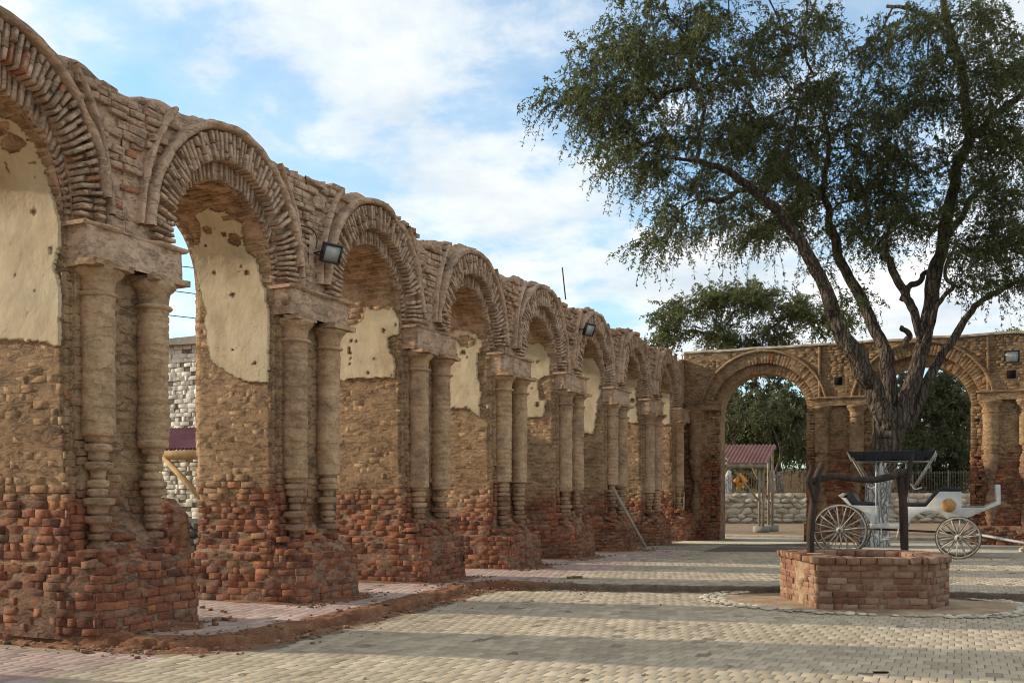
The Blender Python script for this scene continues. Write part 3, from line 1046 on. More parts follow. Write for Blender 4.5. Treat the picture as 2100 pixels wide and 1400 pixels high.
        mb.add(*lathe(COLX, cy, prof, 28, 0.011, s2, fn=lambda A, Z: -0.03 * np.clip(fbm(np.stack([A, Z * 9.5, A * 0 + s2], -1), 0.9, s2 + 2, 2) - 0.1, 0, 1) * (Z < zb)))
        col = put('column', mb, M_COLUMN, arcade, smooth=True)
        # neck ring, neck, bell
        ring = [(CR - 0.02, 3.93), (CR + 0.035, 3.945), (CR + 0.05, 3.965), (CR + 0.035, 3.985), (CR - 0.005, 4.0)]
        mb = MB(); mb.add(*lathe(COLX, cy, ring, 28, 0.012, s2 + 4, fn=lambda A, Z: -0.035 * np.clip(fbm(np.stack([np.cos(A) * 2, np.sin(A) * 2, A * 0 + s2], -1), 1.2, s2 + 8, 2) - 0.25, 0, 1)))
        put('neck_ring', mb, M_COLUMN, col, smooth=True)
        bell = [(CR - 0.01, 3.98), (CR, 4.08), (CR + 0.012, 4.15), (CR + 0.055, 4.19), (CR + 0.088, 4.23), (CR + 0.092, 4.27), (CR + 0.07, 4.285), (CR + 0.06, 4.30)]
        mb = MB(); mb.add(*lathe(COLX, cy, bell, 28, 0.012, s2 + 6))
        # square abacus with a broken edge
        e = CR + 0.125
        ab = [(COLX - e, cy - e), (COLX + e, cy - e), (COLX + e, cy + e), (COLX - e, cy + e)]
        v, Fs = ring_wall(ab, [4.265, 4.29, 4.315, 4.335], s2 + 7, 0.0, step=0.05)
        v = np.array(v)
        cut = np.clip(fbm(v, 4.2, s2 + 9, 3) - 0.05, 0, 1) * 0.13
        cc = np.array([COLX, cy, 0])
        dv = v - cc; dv[:, 2] = 0
        v -= dv / (np.linalg.norm(dv, axis=1)[:, None] + 1e-6) * cut[:, None]
        v[:, 2] += 0.012 * fbm(v, 6, s2 + 1)
        mb.add(v, Fs)
        idx = np.arange(len(v)).reshape(-1, 4)
        mb.add(v, [idx[:, -1][None], idx[::-1, 0][None]])
        put('capital', mb, M_COLUMN, col, smooth=False)
    # entablature over the pair with its thin cornice
    y0, y1 = c - HW_F - 0.05, c + HW_F + 0.03
    if corner:
        y1 = 35.96
    mb = MB()
    pe_ = [(XS - 0.1, y0), (0.25, y0), (0.25, y1), (XS - 0.1, y1)]
    v, Fs = ring_wall(pe_, np.linspace(ZI0, ZI1 - 0.03, 7), sd + 50, 0.012, step=0.07)
    mb.add(v, Fs)
    put('entablature', mb, M_UPPER, arcade, smooth=True)
    pc = [(XS - 0.1, y0 - 0.04), (0.315, y0 - 0.05), (0.315, y1 + 0.05), (XS - 0.1, y1 + 0.04)]
    v, Fs = ring_wall(pc, [ZI1 - 0.035, ZI1 - 0.02, ZI1 + 0.012, ZI1 + 0.015], sd + 51, 0.0, step=0.04)
    v = np.array(v)
    lowc = np.abs(v[:, 2] - (ZI1 - 0.035)) < 1e-4
    v[lowc, 0] -= 0.04 * (v[lowc, 0] > 0.1)
    cut = np.clip(fbm(v, 3.4, sd + 59, 3) - 0.12, 0, 1) * 0.11
    v[:, 0] -= cut * (v[:, 0] > 0.15)
    v[:, 2] += 0.008 * fbm(v, 3, sd + 58)
    mb = MB(); mb.add(v, Fs)
    idx = np.arange(len(v)).reshape(-1, 4)
    mb.add(v, [idx[:, -1][None], idx[::-1, 0][None]])
    put('cornice', mb, M_UPPER, arcade)
    # toothed brick ends on the near side of the entablature, and of the front order above it
    wall_bricks(BR, (XS, c - HW_F - 0.005, ZI0 + 0.02), (1, 0, 0), (0, 0, 1), 0.24, ZI1 - ZI0 - 0.06, lambda u, v: (0.015, 0.02, 0.15, 0), pier, vis=vis, lmin=0.12, lmax=0.2)
    piers.append(pier)
    return pier

def n1(a, b):
    return float(vnoise(np.array([a, b, 0.3]), 1.0, 77))

for k in range(NP):
    make_pier(k)

def top_z(y, x=0.0):
    """ragged top of the arcade wall"""
    y = np.asarray(y, float)
    ph = (y - (CY[0] + PITCH / 2)) / PITCH
    d = np.abs(ph - np.round(ph)) * PITCH                    # distance from the nearest crown
    base = 6.65 + 0.07 * n1d(y, 0.8, 61) + 0.05 * n1d(y + 9 * x, 2.6, 62)
    crown = np.where(d < A_HD, ZC + (B_HD + 0.035) * np.sqrt(np.clip(1 - (d / A_HD) ** 2, 0, 1)), 0)
    dip = 0.13 * np.exp(-((d - PITCH / 2) / 0.5) ** 2) * (0.6 + 0.8 * n1d(y, 0.21, 63))
    return np.maximum(base - dip, crown)

def ell(cy, a, b, th):
    return cy + a * np.cos(th), ZC + b * np.sin(th)

bays = []
def make_bay(b):
    cy = CY[b] + PITCH / 2
    sd = 500 + 17 * b
    y0, y1 = CY[b], CY[b + 1]
    if b == 7:
        y1 = 36.25
    th = np.linspace(0, np.pi, 61)
    def outline(a, bb):
        yy, zz = ell(cy, a, bb, th[::-1])       # from y small to y large
        ys = np.concatenate([np.linspace(y0, cy - a - 0.001, 7, endpoint=False), yy, np.linspace(cy + a + 0.001, y1, 8)[1:]])
        zs = np.concatenate([np.full(7, ZI0 + 0.02), zz, np.full(7, ZI0 + 0.02)])
        zs[7] = ZC - 0.02; zs[7 + 60] = ZC - 0.02
        return ys, zs
    mb = MB()
    for (a, bb, xf, xb) in ((A_MID, B_MID, 0.0, XS), (A_IN, B_IN, XS, XB)):
        ys, zb = outline(a, bb)
        nzv = 16
        f = np.linspace(0, 1, nzv)
        zt = top_z(ys)
        def face(x, amp, flip):
            Z = zb[:, None] + (top_z(ys, x) - zb)[:, None] * f[None]
            P = np.stack([np.full_like(Z, x), np.repeat(ys[:, None], nzv, 1), Z], -1)
            P[..., 0] += amp * fbm(P, 2.6, sd, 4) - 0.05 * f[None] ** 6
            return P
        Pf = face(xf, 0.03, False)
        v, q = grid(Pf, flip=False); mb.add(v, q)
        Pb = face(xb, 0.03, False)
        v, q = grid(Pb, flip=True); mb.add(v, q)
        # top, rough
        nx = 10
        s = np.linspace(0, 1, nx)
        T = Pf[:, -1][:, None] * (1 - s)[None, :, None] + Pb[:, -1][:, None] * s[None, :, None]
        T[..., 2] += (0.10 * np.sin(s * np.pi) * 0.6)[None] + 0.06 * fbm(T, 2.2, sd + 3, 4) * np.sin(s * np.pi)[None]
        v, q = grid(T, flip=True); mb.add(v, q)
        # soffit
        yy, zz = ell(cy, a, bb, np.linspace(-0.02, np.pi + 0.02, 60))
        xs = np.linspace(xf, xb, 16)
        P = np.stack([np.repeat(xs[:, None], 60, 1), np.repeat(yy[None], 16, 0), np.repeat(zz[None], 16, 0)], -1)
        nd = np.stack([0 * yy, cy - yy, ZC - zz], -1); nd /= np.linalg.norm(nd, axis=1)[:, None]
        P += nd[None] * (0.02 * fbm(P, 3.0, sd + 8, 4) + 0.006)[..., None]
        v, q = grid(P, flip=True); mb.add(v, q)
    wall = put('spandrel_wall', mb, M_UPPER, arcade, smooth=True)
    vis = True
    # the two rings of radial bricks
    def ring(a0, b0, a1, b1, xf, prot, sg, split):
        thv = 0.0
        arc = np.pi * math.sqrt(((a0 + a1) / 2) ** 2 / 2 + ((b0 + b1) / 2) ** 2 / 2)
        n = int(arc / 0.083)
        # equal arc length
        tt = np.linspace(0, np.pi, 400)
        am, bm_ = (a0 + a1) / 2, (b0 + b1) / 2
        L = np.concatenate([[0], np.cumsum(np.hypot(np.diff(am * np.cos(tt)), np.diff(bm_ * np.sin(tt))))])
        tv = np.interp(np.linspace(0, L[-1], n + 1), L, tt)
        tv = (tv[:-1] + tv[1:]) / 2
        wth = L[-1] / n
        for i, t in enumerate(tv):
            pi_ = np.array(ell(cy, a0, b0, t)); po = np.array(ell(cy, a1, b1, t))
            rd = po - pi_; ln = np.linalg.norm(rd); rd /= ln
            ax = np.array([0, rd[0], rd[1]])
            ay = np.array([0, -rd[1], rd[0]])
            az = np.cross(ax, ay)
            if az[0] < 0:
                ay = -ay; az = -az
            if rng.random() < 0.025:
                continue
            segs = [(0, 1)]
            if split:
                k_ = 0.38 if i % 2 else 0.62
                k_ += rng.normal(0, 0.04)
                segs = [(0, k_), (k_, 1)] if rng.random() < 0.72 else [(0, 1)]
            for (s0, s1) in segs:
                p = prot + rng.normal(0, sg)
                mid = pi_ + rd * ln * (s0 + s1) / 2
                a_, b_, c_ = rot_jit(ax, ay, az, 0.018)
                ext = -0.012
                VO.add(np.array([xf + p - 0.11, mid[0], mid[1]]), a_, b_, c_, ln * (s1 - s0) + ext + rng.normal(0, .008), wth - 0.034 + rng.normal(0, 0.006), 0.22, wall, b < 9)
    ring(A_MID - 0.015, B_MID - 0.02, A_OUT - 0.02, B_OUT - 0.02, 0.0, 0.15, 0.018, True)
    ring(A_IN - 0.01, B_IN - 0.015, A_MID + 0.02, B_MID + 0.01, XS, 0.05, 0.016, False)
    # hood mould
    tt = np.linspace(0.10 + 0.1 * rng.random(), np.pi - 0.08, 70)
    sec = [(0, 0.0), (0.0, 0.17), (0.02, 0.195), (0.07, 0.195), (0.085, 0.15), (0.085, 0.0)]      # radial, out of the wall
    P = []
    for (r_, o_) in sec:
        f_ = r_ / 0.085
        yy, zz = ell(cy, A_OUT + (A_HD - A_OUT + .03) * f_, B_OUT + (B_HD - B_OUT + .0) * f_, tt)
        P.append(np.stack([np.full_like(yy, o_), yy, zz], -1))
    P = np.array(P)
    P[..., 0] *= (1 - 0.55 * np.clip(n1d(tt * 3 + b * 7, 1.0, 91) - 0.15, 0, 1) * 2)[None]
    P += 0.012 * np.stack([fbm(P, 5, sd + 31), fbm(P, 5, sd + 32), fbm(P, 5, sd + 33)], -1)
    mb = MB(); mb.add(*grid(P, flip=True))
    put('hood_mould', mb, M_UPPER, arcade)
    # second, outer rib that leaves the hood and runs up to the wall top on both flanks
    for (t0, t1) in ((0.06, 0.95), (np.pi - 0.95, np.pi - 0.06)):
        tt = np.linspace(t0, t1, 26)
        sec = [(0, 0.0), (0.0, 0.11), (0.03, 0.13), (0.06, 0.11), (0.06, 0.0)]
        P = []
        for (r_, o_) in sec:
            yy, zz = ell(cy, A_HD + 0.06 + r_, 2.30 + r_, tt)
            P.append(np.stack([np.full_like(yy, o_), yy, zz], -1))
        P = np.array(P)
        keep = P[0, :, 2] < top_z(P[0, :, 1]) - 0.02
        P = P[:, keep]
        P += 0.012 * np.stack([fbm(P, 4, sd + 41), fbm(P, 4, sd + 42), fbm(P, 4, sd + 43)], -1)
        if P.shape[1] > 4:
            mb = MB(); mb.add(*grid(P, flip=True))
            put('outer_rib', mb, M_UPPER, arcade)
    # bricks on the soffit of the inner order: courses run through the wall
    n = int(np.pi * A_IN / 0.10)
    for i in range(n):
        t = (i + 0.5) / n * np.pi
        if t > 2.0:
            continue
        yy, zz = ell(cy, A_IN, B_IN, t)
        nd = np.array([0, cy - yy, ZC - zz]); nd /= np.linalg.norm(nd)
        ax = np.array([1.0, 0, 0]); ay = np.cross(nd, ax)
        x = XB + rng.uniform(-0.15, 0)
        while x < XS - 0.05:
            l = rng.uniform(0.2, 0.3)
            x0, x1_ = max(x, XB), min(x + l, XS)
            if x1_ - x0 > 0.06 and rng.random() > 0.04:
                a_, b_, c_ = rot_jit(ax, ay, nd, 0.02)
                BR.add(np.array([(x0 + x1_) / 2, yy, zz]) + nd * (0.016 + rng.normal(0, 0.006) - BD / 2), a_, b_, c_, x1_ - x0 - 0.014, 0.078, BD, wall, True)
            x += l
    # rough masonry over the pier between two hoods
    yc = CY[b + 1]
    if b < 7:
        z = ZI1 + 0.06
        def inside(y, z, m=0.04):
            for cc in (yc - PITCH / 2, yc + PITCH / 2):
                q = ((y - cc) / (A_HD + m)) ** 2 + ((z - ZC) / (B_HD + m)) ** 2
                if q < 1 or (abs(y - cc) < A_HD + m and z < ZC):
                    return True
            return False
        smooth_to = 5.35 + 0.4 * math.sin(b * 1.7)
        while z < 6.75:
            hgt = rng.uniform(0.085, 0.135)
            y = yc - 1.6 + rng.uniform(-0.1, 0)
            while y < yc + 1.6:
                l = rng.uniform(0.16, 0.36)
                ym = y + l / 2
                if not inside(y + 0.03, z) and not inside(y + l - 0.03, z) and z < float(top_z(np.array([ym]))[0]) - 0.03:
                    if z < smooth_to:
                        p, sg, ms = 0.008, 0.006, 0.1
                    else:
                        p, sg, ms = 0.035, 0.025, 0.10
                    if rng.random() > ms:
                        a_, b_, c_ = rot_jit(np.array([0, 1.0, 0]), np.array([0, 0, 1.0]), np.array([1.0, 0, 0]), 0.04)
                        UB.add(np.array([p + rng.normal(0, sg) - 0.07, ym, z]), a_, b_, c_, l - 0.02, hgt - 0.025, 0.16, wall, True)
                y += l
            z += hgt
    # broken brick and stone along the top
    y = y0
    while y < y1:
        l = rng.uniform(0.15, 0.38)
        for xx in (rng.uniform(-0.14, -0.02), rng.uniform(-0.6, -0.2), rng.uniform(-1.3, -0.7)):
            if rng.random() < 0.4:
                a = rng.normal(0, 0.25)
                ax = np.array([math.sin(a), math.cos(a), rng.normal(0, 0.10)]); ax /= np.linalg.norm(ax)
                ay = np.array([0, 0, 1.0]); az = np.cross(ax, ay); az /= np.linalg.norm(az); ay = np.cross(az, ax)
                zt = float(top_z(np.array([y + l / 2]), xx)[0])
                UB.add(np.array([xx, y + l / 2, zt - 0.012 + rng.uniform(-0.02, 0.03)]), ax, ay, az, l * 0.95, rng.uniform(0.06, 0.10), rng.uniform(0.13, 0.26), wall, True)
        y += l * 0.9
    bays.append(wall)
for b in range(8):
    make_bay(b)

# ------------------------------------------------------------------ plaster left on jambs and soffits (outlines read from the photograph)
OUTL = {
 0: [(-220, 215), (-60, 195), (0, 238), (28, 250), (60, 280), (85, 330), (110, 395), (124, 450), (126, 500), (112, 545), (128, 600), (131, 660), (128, 712), (70, 702), (0, 697), (-120, 690), (-220, 700)],
 1: [(400, 440), (425, 425), (470, 440), (495, 455), (500, 500), (530, 545), (545, 600), (551, 640), (554, 700), (549, 786), (490, 780), (450, 757), (432, 742), (426, 700), (420, 640), (402, 560), (395, 512), (412, 500), (415, 470)],
 2: [(750, 632), (786, 636), (804, 630), (814, 646), (821, 671), (818, 687), (796, 693), (795, 714), (811, 736), (809, 777), (750, 777), (693, 780), (695, 721), (707, 679), (723, 673), (746, 654)],
 3: [(930, 680), (940, 674), (975, 685), (990, 700), (985, 720), (977, 730), (980, 780), (987, 810), (982, 857), (970, 847), (955, 836), (914, 840), (914, 742), (940, 732), (928, 705)],
 4: [(1070, 706), (1107, 702), (1127, 735), (1127, 770), (1102, 780), (1105, 820), (1120, 820), (1112, 857), (1070, 857)],
 5: [(1190, 732), (1217, 735), (1232, 770), (1232, 805), (1225, 830), (1217, 891), (1188, 888)],
 6: [(1282, 777), (1305, 780), (1303, 820), (1308, 869), (1286, 867)],
 7: [(1357, 805), (1372, 806), (1378, 840), (1381, 862), (1372, 872), (1356, 871)]}
HOLES = {0: [(30, 295, 24), (8, 262, 14)], 1: [(426, 470, 9), (482, 490, 15), (462, 478, 6), (425, 505, 4), (505, 563, 5), (440, 560, 4), (495, 548, 3)],
         2: [(787, 678, 4), (720, 699, 3), (765, 737, 2), (755, 765, 3), (810, 668, 3)], 3: [(955, 700, 14), (968, 703, 8), (950, 725, 4)], 4: [(1100, 830, 4)], 5: [(1230, 795, 3)], 6: [(1297, 822, 4)], 7: []}

def jamb_point(b, x, v):
    """surface of the far jamb of bay b: v = height up to the springing, then arc angle measured as length"""
    cy = CY[b] + PITCH / 2
    yj = CY[b + 1] - HW_B
    v = np.asarray(v, float); x = np.asarray(x, float)
    th = np.clip((v - ZC) / B_IN, 0, 2.2)
    y = np.where(v < ZC, yj, cy + A_IN * np.cos(th))
    z = np.where(v < ZC, v, ZC + B_IN * np.sin(th))
    ny = np.where(v < ZC, -1.0, -np.cos(th)); nz = np.where(v < ZC, 0.0, -np.sin(th))
    return np.stack([x + 0 * y, y, z], -1), np.stack([0 * y, ny, nz], -1)

def in_poly(X, Y, poly):
    poly = np.asarray(poly, float)
    ins = np.zeros(X.shape, bool)
    j = len(poly) - 1
    for i in range(len(poly)):
        xi, yi = poly[i]; xj, yj = poly[j]
        c = ((yi > Y) != (yj > Y)) & (X < (xj - xi) * (Y - yi) / (yj - yi + 1e-12) + xi)
        ins ^= c
        j = i
    return ins

def project(P):
    d = P - CAM
    t = d @ FWD
    return CX + FPX * (d @ RIGHT) / t, HOR - FPX * d[..., 2] / t

for b in range(8):
    cell = 0.02 if b < 3 else 0.03
    xs = np.arange(XB + 0.02, XS - 0.02, cell)
    vs = np.arange(2.4, ZC + 1.75 * B_IN, cell)
    X, V = np.meshgrid(xs, vs, indexing='ij')
    P, Nn = jamb_point(b, X, V)
    # outline test: the surface points carried into the photo's outline, with ragged edges
    qx, qy = project(P)
    sc = 1000.0 / (depth_of((0, CY[b + 1], 3)) / 2)
    Q = np.stack([X, V, 0 * X + b * 7.0], -1)
    wob = fbm(Q, 9.0, 700 + b, 3) * 0.022 * sc
    wob2 = fbm(Q, 9.0, 750 + b, 3) * 0.022 * sc
    m = in_poly(qx + wob, qy + wob2, OUTL[b])
    for (hx, hy, hr) in HOLES[b]:
        m &= ~(np.hypot((qx - hx + wob) / 1.0, (qy - hy + wob2) * 1.1) < hr)
    chips = vnoise(Q, 7.5, 800 + b) + 0.5 * vnoise(Q, 19.0, 801 + b)
    m &= ~((chips > 1.06) & (V > 3.6))
    # build front faces and rims
    th = 0.034
    Pj = P.copy()
    jit = rng.uniform(-0.4, 0.4, P.shape) * cell
    jit[..., 1] *= 0.3
    Pj += jit * (1 - np.abs(Nn)) 
    F = Pj + Nn * (th + 0.006 * fbm(Q, 2.2, 820, 3))[..., None]
    Bk = Pj - Nn * 0.005
    n_, m_ = X.shape
    idx = np.arange(n_ * m_).reshape(n_, m_)
    off = n_ * m_
    mc = m[:-1, :-1]
    quads = np.stack([idx[:-1, :-1], idx[:-1, 1:], idx[1:, 1:], idx[1:, :-1]], -1)[mc]
    rims = []
    pad = np.zeros((n_ + 1, m_ + 1), bool); pad[1:n_, 1:m_] = mc
    for (di, dj, e0, e1) in ((-1, 0, (0, 0), (0, 1)), (1, 0, (1, 0), (1, 1)), (0, -1, (0, 0), (1, 0)), (0, 1, (0, 1), (1, 1))):
        nb = pad[1 + di:n_ + di, 1 + dj:m_ + dj]
        ii, jj = np.nonzero(mc & ~nb)
        a = idx[ii + e0[0], jj + e0[1]]; c = idx[ii + e1[0], jj + e1[1]]
        rims.append(np.stack([a, c, c + off, a + off], -1))
    Fq = np.concatenate([quads] + rims)
    Vv = np.concatenate([F.reshape(-1, 3), Bk.reshape(-1, 3)])
    used, inv = np.unique(Fq, return_inverse=True)
    mb = MB(); mb.add(Vv[used], inv.reshape(Fq.shape))
    put('plaster_panel', mb, M_PLASTER, arcade)

BR.flush('brick', 'brickwork', M_BRICK, arcade)
VO.flush('voussoir', 'voussoirs', M_VOUS, arcade)
UB.flush('upper_brick', 'upper_brickwork', M_UPBRICK, arcade)

# ------------------------------------------------------------------ end wall with its own arches
EY, ET, EZT = 36.0, 0.95, 6.98
EZC = 4.62
EA, EBI, EAM, EBM, EAO, EBO = 1.56, 1.46, 1.86, 1.80, 2.22, 2.20
ECX = [2.87, 8.18, 13.49]
EX0, EX1 = -0.02, 15.6
endw = thing('arched_wall', (7.0, EY + 0.4, 0), 'straight topped brick wall with wide arches closing the end of the court', 'wall')
EB, EV = Bricks(), Bricks()

def make_end_wall():
    mb = MB()
    th = np.linspace(np.pi, 0, 49)
    for (a, bb, yf, yb) in ((EAM, EBM, EY, EY + 0.18), (EA, EBI, EY + 0.18, EY + ET)):
        xs, zb = [], []
        prev = EX0
        for cx in ECX:
            n = 10
            seg = np.linspace(prev, min(cx - a, EX1) - 1e-3, n)
            xs += list(seg); zb += [0.0] * n
            yy = cx + a * np.cos(th); zz = EZC + bb * np.sin(th)
            k = yy < EX1
            xs += list(yy[k]); zb += list(zz[k])
            prev = cx + a + 1e-3
        if prev < EX1:
            xs += list(np.linspace(prev, EX1, 5)); zb += [0.0] * 5
        xs, zb = np.array(xs), np.array(zb)
        nz = 40
        f = np.linspace(0, 1, nz)
        def face(y, amp, sgn):
            Z = zb[:, None] + (EZT - zb)[:, None] * f[None]
            P = np.stack([np.repeat(xs[:, None], nz, 1), np.full_like(Z, y), Z], -1)
            er = 0.05 * np.exp(-((Z - 1.3) / 0.6) ** 2)
            P[..., 1] += amp * fbm(P, 2.2, 901, 4) + sgn * er
            P[..., 2] += (f[None] ** 8) * 0.02 * fbm(P, 1.5, 902)
            return P
        Pf, Pb = face(yf, 0.016, 1), face(yb, 0.02, -1)
        mb.add(*grid(Pf, flip=True)); mb.add(*grid(Pb))
        T = np.stack([Pf[:, -1], (Pf[:, -1] + Pb[:, -1]) / 2 + [0, 0, 0.02], Pb[:, -1]], 1)
        mb.add(*grid(T))
        # reveals below the springing and soffits
        for cx in ECX:
            prof = [(cx - a, z) for z in np.linspace(0, EZC, 30)] + [(cx + a * math.cos(t), EZC + bb * math.sin(t)) for t in np.linspace(np.pi, 0, 49)][1:-1] + [(cx + a, z) for z in np.linspace(EZC, 0, 30)]
            prof = np.array([p for p in prof if p[0] < EX1])
            ys = np.linspace(yf, yb, 7)
            P = np.stack([np.repeat(prof[:, None, 0], 7, 1), np.repeat(ys[None], len(prof), 0), np.repeat(prof[:, None, 1], 7, 1)], -1)
            P[..., 0] += 0.014 * fbm(P, 3, 903)
            mb.add(*grid(P))
    wall = put('wall', mb, M_ECORE, endw, smooth=True, norm=True)
    # pale coping along the top
    xs = np.linspace(EX0, EX1, 120)
    sec = [(-0.05, -0.05), (-0.06, 0.0), (-0.04, 0.035), (ET + 0.03, 0.035), (ET + 0.04, -0.04)]
    P = np.array([[(x, EY + s[0] + 0.012 * math.sin(x * 7.3) + 0.01 * math.sin(x * 17), EZT + s[1] + 0.012 * math.sin(x * 3.1 + s[0])) for x in xs] for s in sec])
    P += 0.01 * fbm(P, 3.0, 905)[..., None]
    mb = MB(); mb.add(*grid(P)); put('coping', mb, M_COPING, endw, norm=True)
    # voussoirs
    for ci, cx in enumerate(ECX[:2]):
        for (a0, b0, a1, b1, yf, prot) in ((EAM, EBM, EAO, EBO, EY, 0.012), (EA, EBI, EAM, EBM, EY + 0.18, 0.012)):
            n = int(np.pi * (a0 + a1) / 2 / 0.115)
            for i in range(n):
                t = (i + 0.5) / n * np.pi
                pi_ = np.array([cx + a0 * math.cos(t), EZC + b0 * math.sin(t)]); po = np.array([cx + a1 * math.cos(t), EZC + b1 * math.sin(t)])
                rd = po - pi_; ln = np.linalg.norm(rd); rd /= ln
                ax = np.array([rd[0], 0, rd[1]]); az = np.array([0, -1.0, 0]); ay = np.cross(az, ax)
                mid = (pi_ + po) / 2
                a_, b_, c_ = rot_jit(ax, ay, az, 0.012)
                if rng.random() > 0.04:
                    EV.add(np.array([mid[0], yf - prot + rng.normal(0, 0.006) + 0.07, mid[1]]), a_, b_, c_, ln - 0.01, 0.115 - 0.014, 0.14, wall, True)
        # hood
        tt = np.linspace(0.05, np.pi - 0.05, 60)
        sec = [(0, 0.0), (0, 0.08), (0.05, 0.10), (0.10, 0.07), (0.10, 0.0)]
        P = np.array([[(cx + (EAO + s[0]) * math.cos(t), EY - s[1], EZC + (EBO + s[0]) * math.sin(t)) for t in tt] for s in sec])
        P[..., 2] = np.minimum(P[..., 2], EZT - 0.06)
        P += 0.01 * fbm(P, 4, 907)[..., None]
        mb = MB(); mb.add(*grid(P)); put('hood_mould', mb, M_ECORE, endw, norm=True)
    # piers: columns, capitals, entablature
    groups = [(0.42,), (on_y(1686, 950, EY)[0], on_y(1757, 950, EY)[0]), (on_y(2032, 950, EY)[0], on_y(2106, 950, EY)[0])]
    for gi, g_ in enumerate(groups):
        for cx in g_:
            r0 = 0.25
            zb = 3.15 if gi == 1 else 3.3
            rs = np.random.default_rng(int(cx * 97))
            prof = []
            for z in np.concatenate([np.linspace(0.5, zb, 60), np.linspace(zb + 0.01, 4.36, 14)]):
                if z < zb:
                    i = int(z / 0.107)
                    rr = r0 - 0.05 + 0.05 * math.sin(i * 12.9898 + cx * 7) - (0.04 if (z / 0.107) % 1 < 0.2 else 0)
                    rr -= 0.06 * (z < 2.2)
                else:
                    rr = r0
                prof.append((rr, z))
            mb = MB(); mb.add(*lathe(cx, EY - 0.02, prof, 24, 0.012, int(cx * 31)))
            col = put('column', mb, M_ECORE, endw, smooth=True)
            cap = [(r0 - 0.02, 4.34), (r0 + 0.03, 4.36), (r0 + 0.03, 4.39), (r0, 4.41), (r0, 4.55), (r0 + 0.08, 4.62), (r0 + 0.10, 4.68), (r0 + 0.13, 4.70), (r0 + 0.13, 4.76), (r0 + .02, 4.77)]
            mb = MB(); mb.add(*lathe(cx, EY - 0.02, cap, 24, 0.015, int(cx * 37)))
            put('capital', mb, M_ECORE, col)
        lo, hi = g_[0] - 0.40, g_[-1] + 0.42
        if gi == 0:
            lo, hi = 0.02, 1.29
        mb = MB()
        v, Fs = ring_wall([(lo, EY - 0.24), (hi, EY - 0.24), (hi, EY + 0.1), (lo, EY + 0.1)], np.linspace(4.77, 5.06, 5), 930 + gi, 0.012)
        mb.add(v, Fs)
        v, Fs = ring_wall([(lo - 0.05, EY - 0.29), (hi + 0.05, EY - 0.29), (hi + 0.05, EY + 0.1), (lo - 0.05, EY + 0.1)], [5.02, 5.05, 5.09], 940 + gi, 0.012, top=True)
        mb.add(v, Fs)
        put('entablature', mb, M_ECORE, endw, norm=True)
        # vertical strip edges above the entablature and putlog hole
        cxm = (lo + hi) / 2
        for xx in ((lo + 0.32, hi - 0.32) if gi else ()):
            mb = MB(); v, Fs = ring_wall([(xx - 0.05, EY - 0.06), (xx + 0.05, EY - 0.06), (xx + 0.05, EY + 0.05), (xx - 0.05, EY + 0.05)], np.linspace(5.1, 6.9, 16), 950, 0.01)
            mb.add(v, Fs); put('strip', mb, M_ECORE, endw)
    def hole(x, z):
        for (hx, hy) in ((1719, 781), (2074, 767)):
            p = on_y(hx, hy, EY)
            if abs(x - p[0]) < 0.19 and abs(z - p[2]) < 0.17:
                return True
        return False
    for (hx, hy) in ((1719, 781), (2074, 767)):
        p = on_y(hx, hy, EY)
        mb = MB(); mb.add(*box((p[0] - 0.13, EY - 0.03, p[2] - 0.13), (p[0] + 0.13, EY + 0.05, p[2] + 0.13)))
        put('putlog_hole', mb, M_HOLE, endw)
    # brickwork
    segs = [(0.0, 1.31), (4.43, 6.62), (9.74, 11.93)]
    for (x0, x1) in segs:
        wall_bricks(EB, (x0, EY, 0.0), (1, 0, 0), (0, 0, 1), x1 - x0, EZC - 0.05,
                    lambda u, v: (0.02, 0.014, 0.05, 0.05 * math.exp(-((v - 1.3) / 0.6) ** 2)) if v < 3.1 else (0.006, 0.004, 0.02, 0), wall)
        # near-side reveal that faces the camera is the right-hand jamb (faces -X): the wall west of it
    for xj in (4.43, 9.74):
        wall_bricks(EB, (xj, EY + ET, 0.0), (0, -1, 0), (0, 0, 1), ET, EZC - 0.05, lambda u, v: (0.02, 0.014, 0.05, 0) if v < 3.1 else (0.006, 0.004, 0.02, 0), wall)
    def skip(u, v):
        x, z = EX0 + u, 5.12 + v
        if hole(x, z):
            return True
        for cx in ECX:
            if ((x - cx) / (EAO + 0.18)) ** 2 + ((z - EZC) / (EBO + 0.16)) ** 2 < 1:
                return True
        return False
    wall_bricks(EB, (EX0, EY, 5.12), (1, 0, 0), (0, 0, 1), 12.6, 1.82, lambda u, v: (0.008, 0.006, 0.03, 0), wall, skip=skip)
    # broken plinth foot
    for (x0, x1) in segs:
        wall_bricks(EB, (x0 - 0.05, EY - 0.30, 0.0), (1, 0, 0), (0, 0, 1), x1 - x0 + 0.1, 0.62, lambda u, v: (0.0, 0.02, 0.05, 0.04 * v), wall)
        mb = MB(); v, Fs = ring_wall([(x0 - 0.04, EY - 0.27), (x1 + 0.04, EY - 0.27), (x1 + 0.04, EY + 0.1), (x0 - 0.04, EY + 0.1)], [-0.02, 0.3, 0.62], 960, 0.02, top=True)
        mb.add(v, Fs); put('plinth', mb, M_ECORE, endw)
M_COPING = simple('pale_coping', (0.40, 0.33, 0.25), (0.60, 0.52, 0.41), 4.0, 0.9, 0.4, 0.02)
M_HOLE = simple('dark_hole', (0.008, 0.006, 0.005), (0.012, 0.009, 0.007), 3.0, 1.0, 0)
make_end_wall()
EB.flush('brick', 'brickwork', M_EBRICK, endw)
EV.flush('voussoir', 'voussoirs', M_EBRICK, endw)

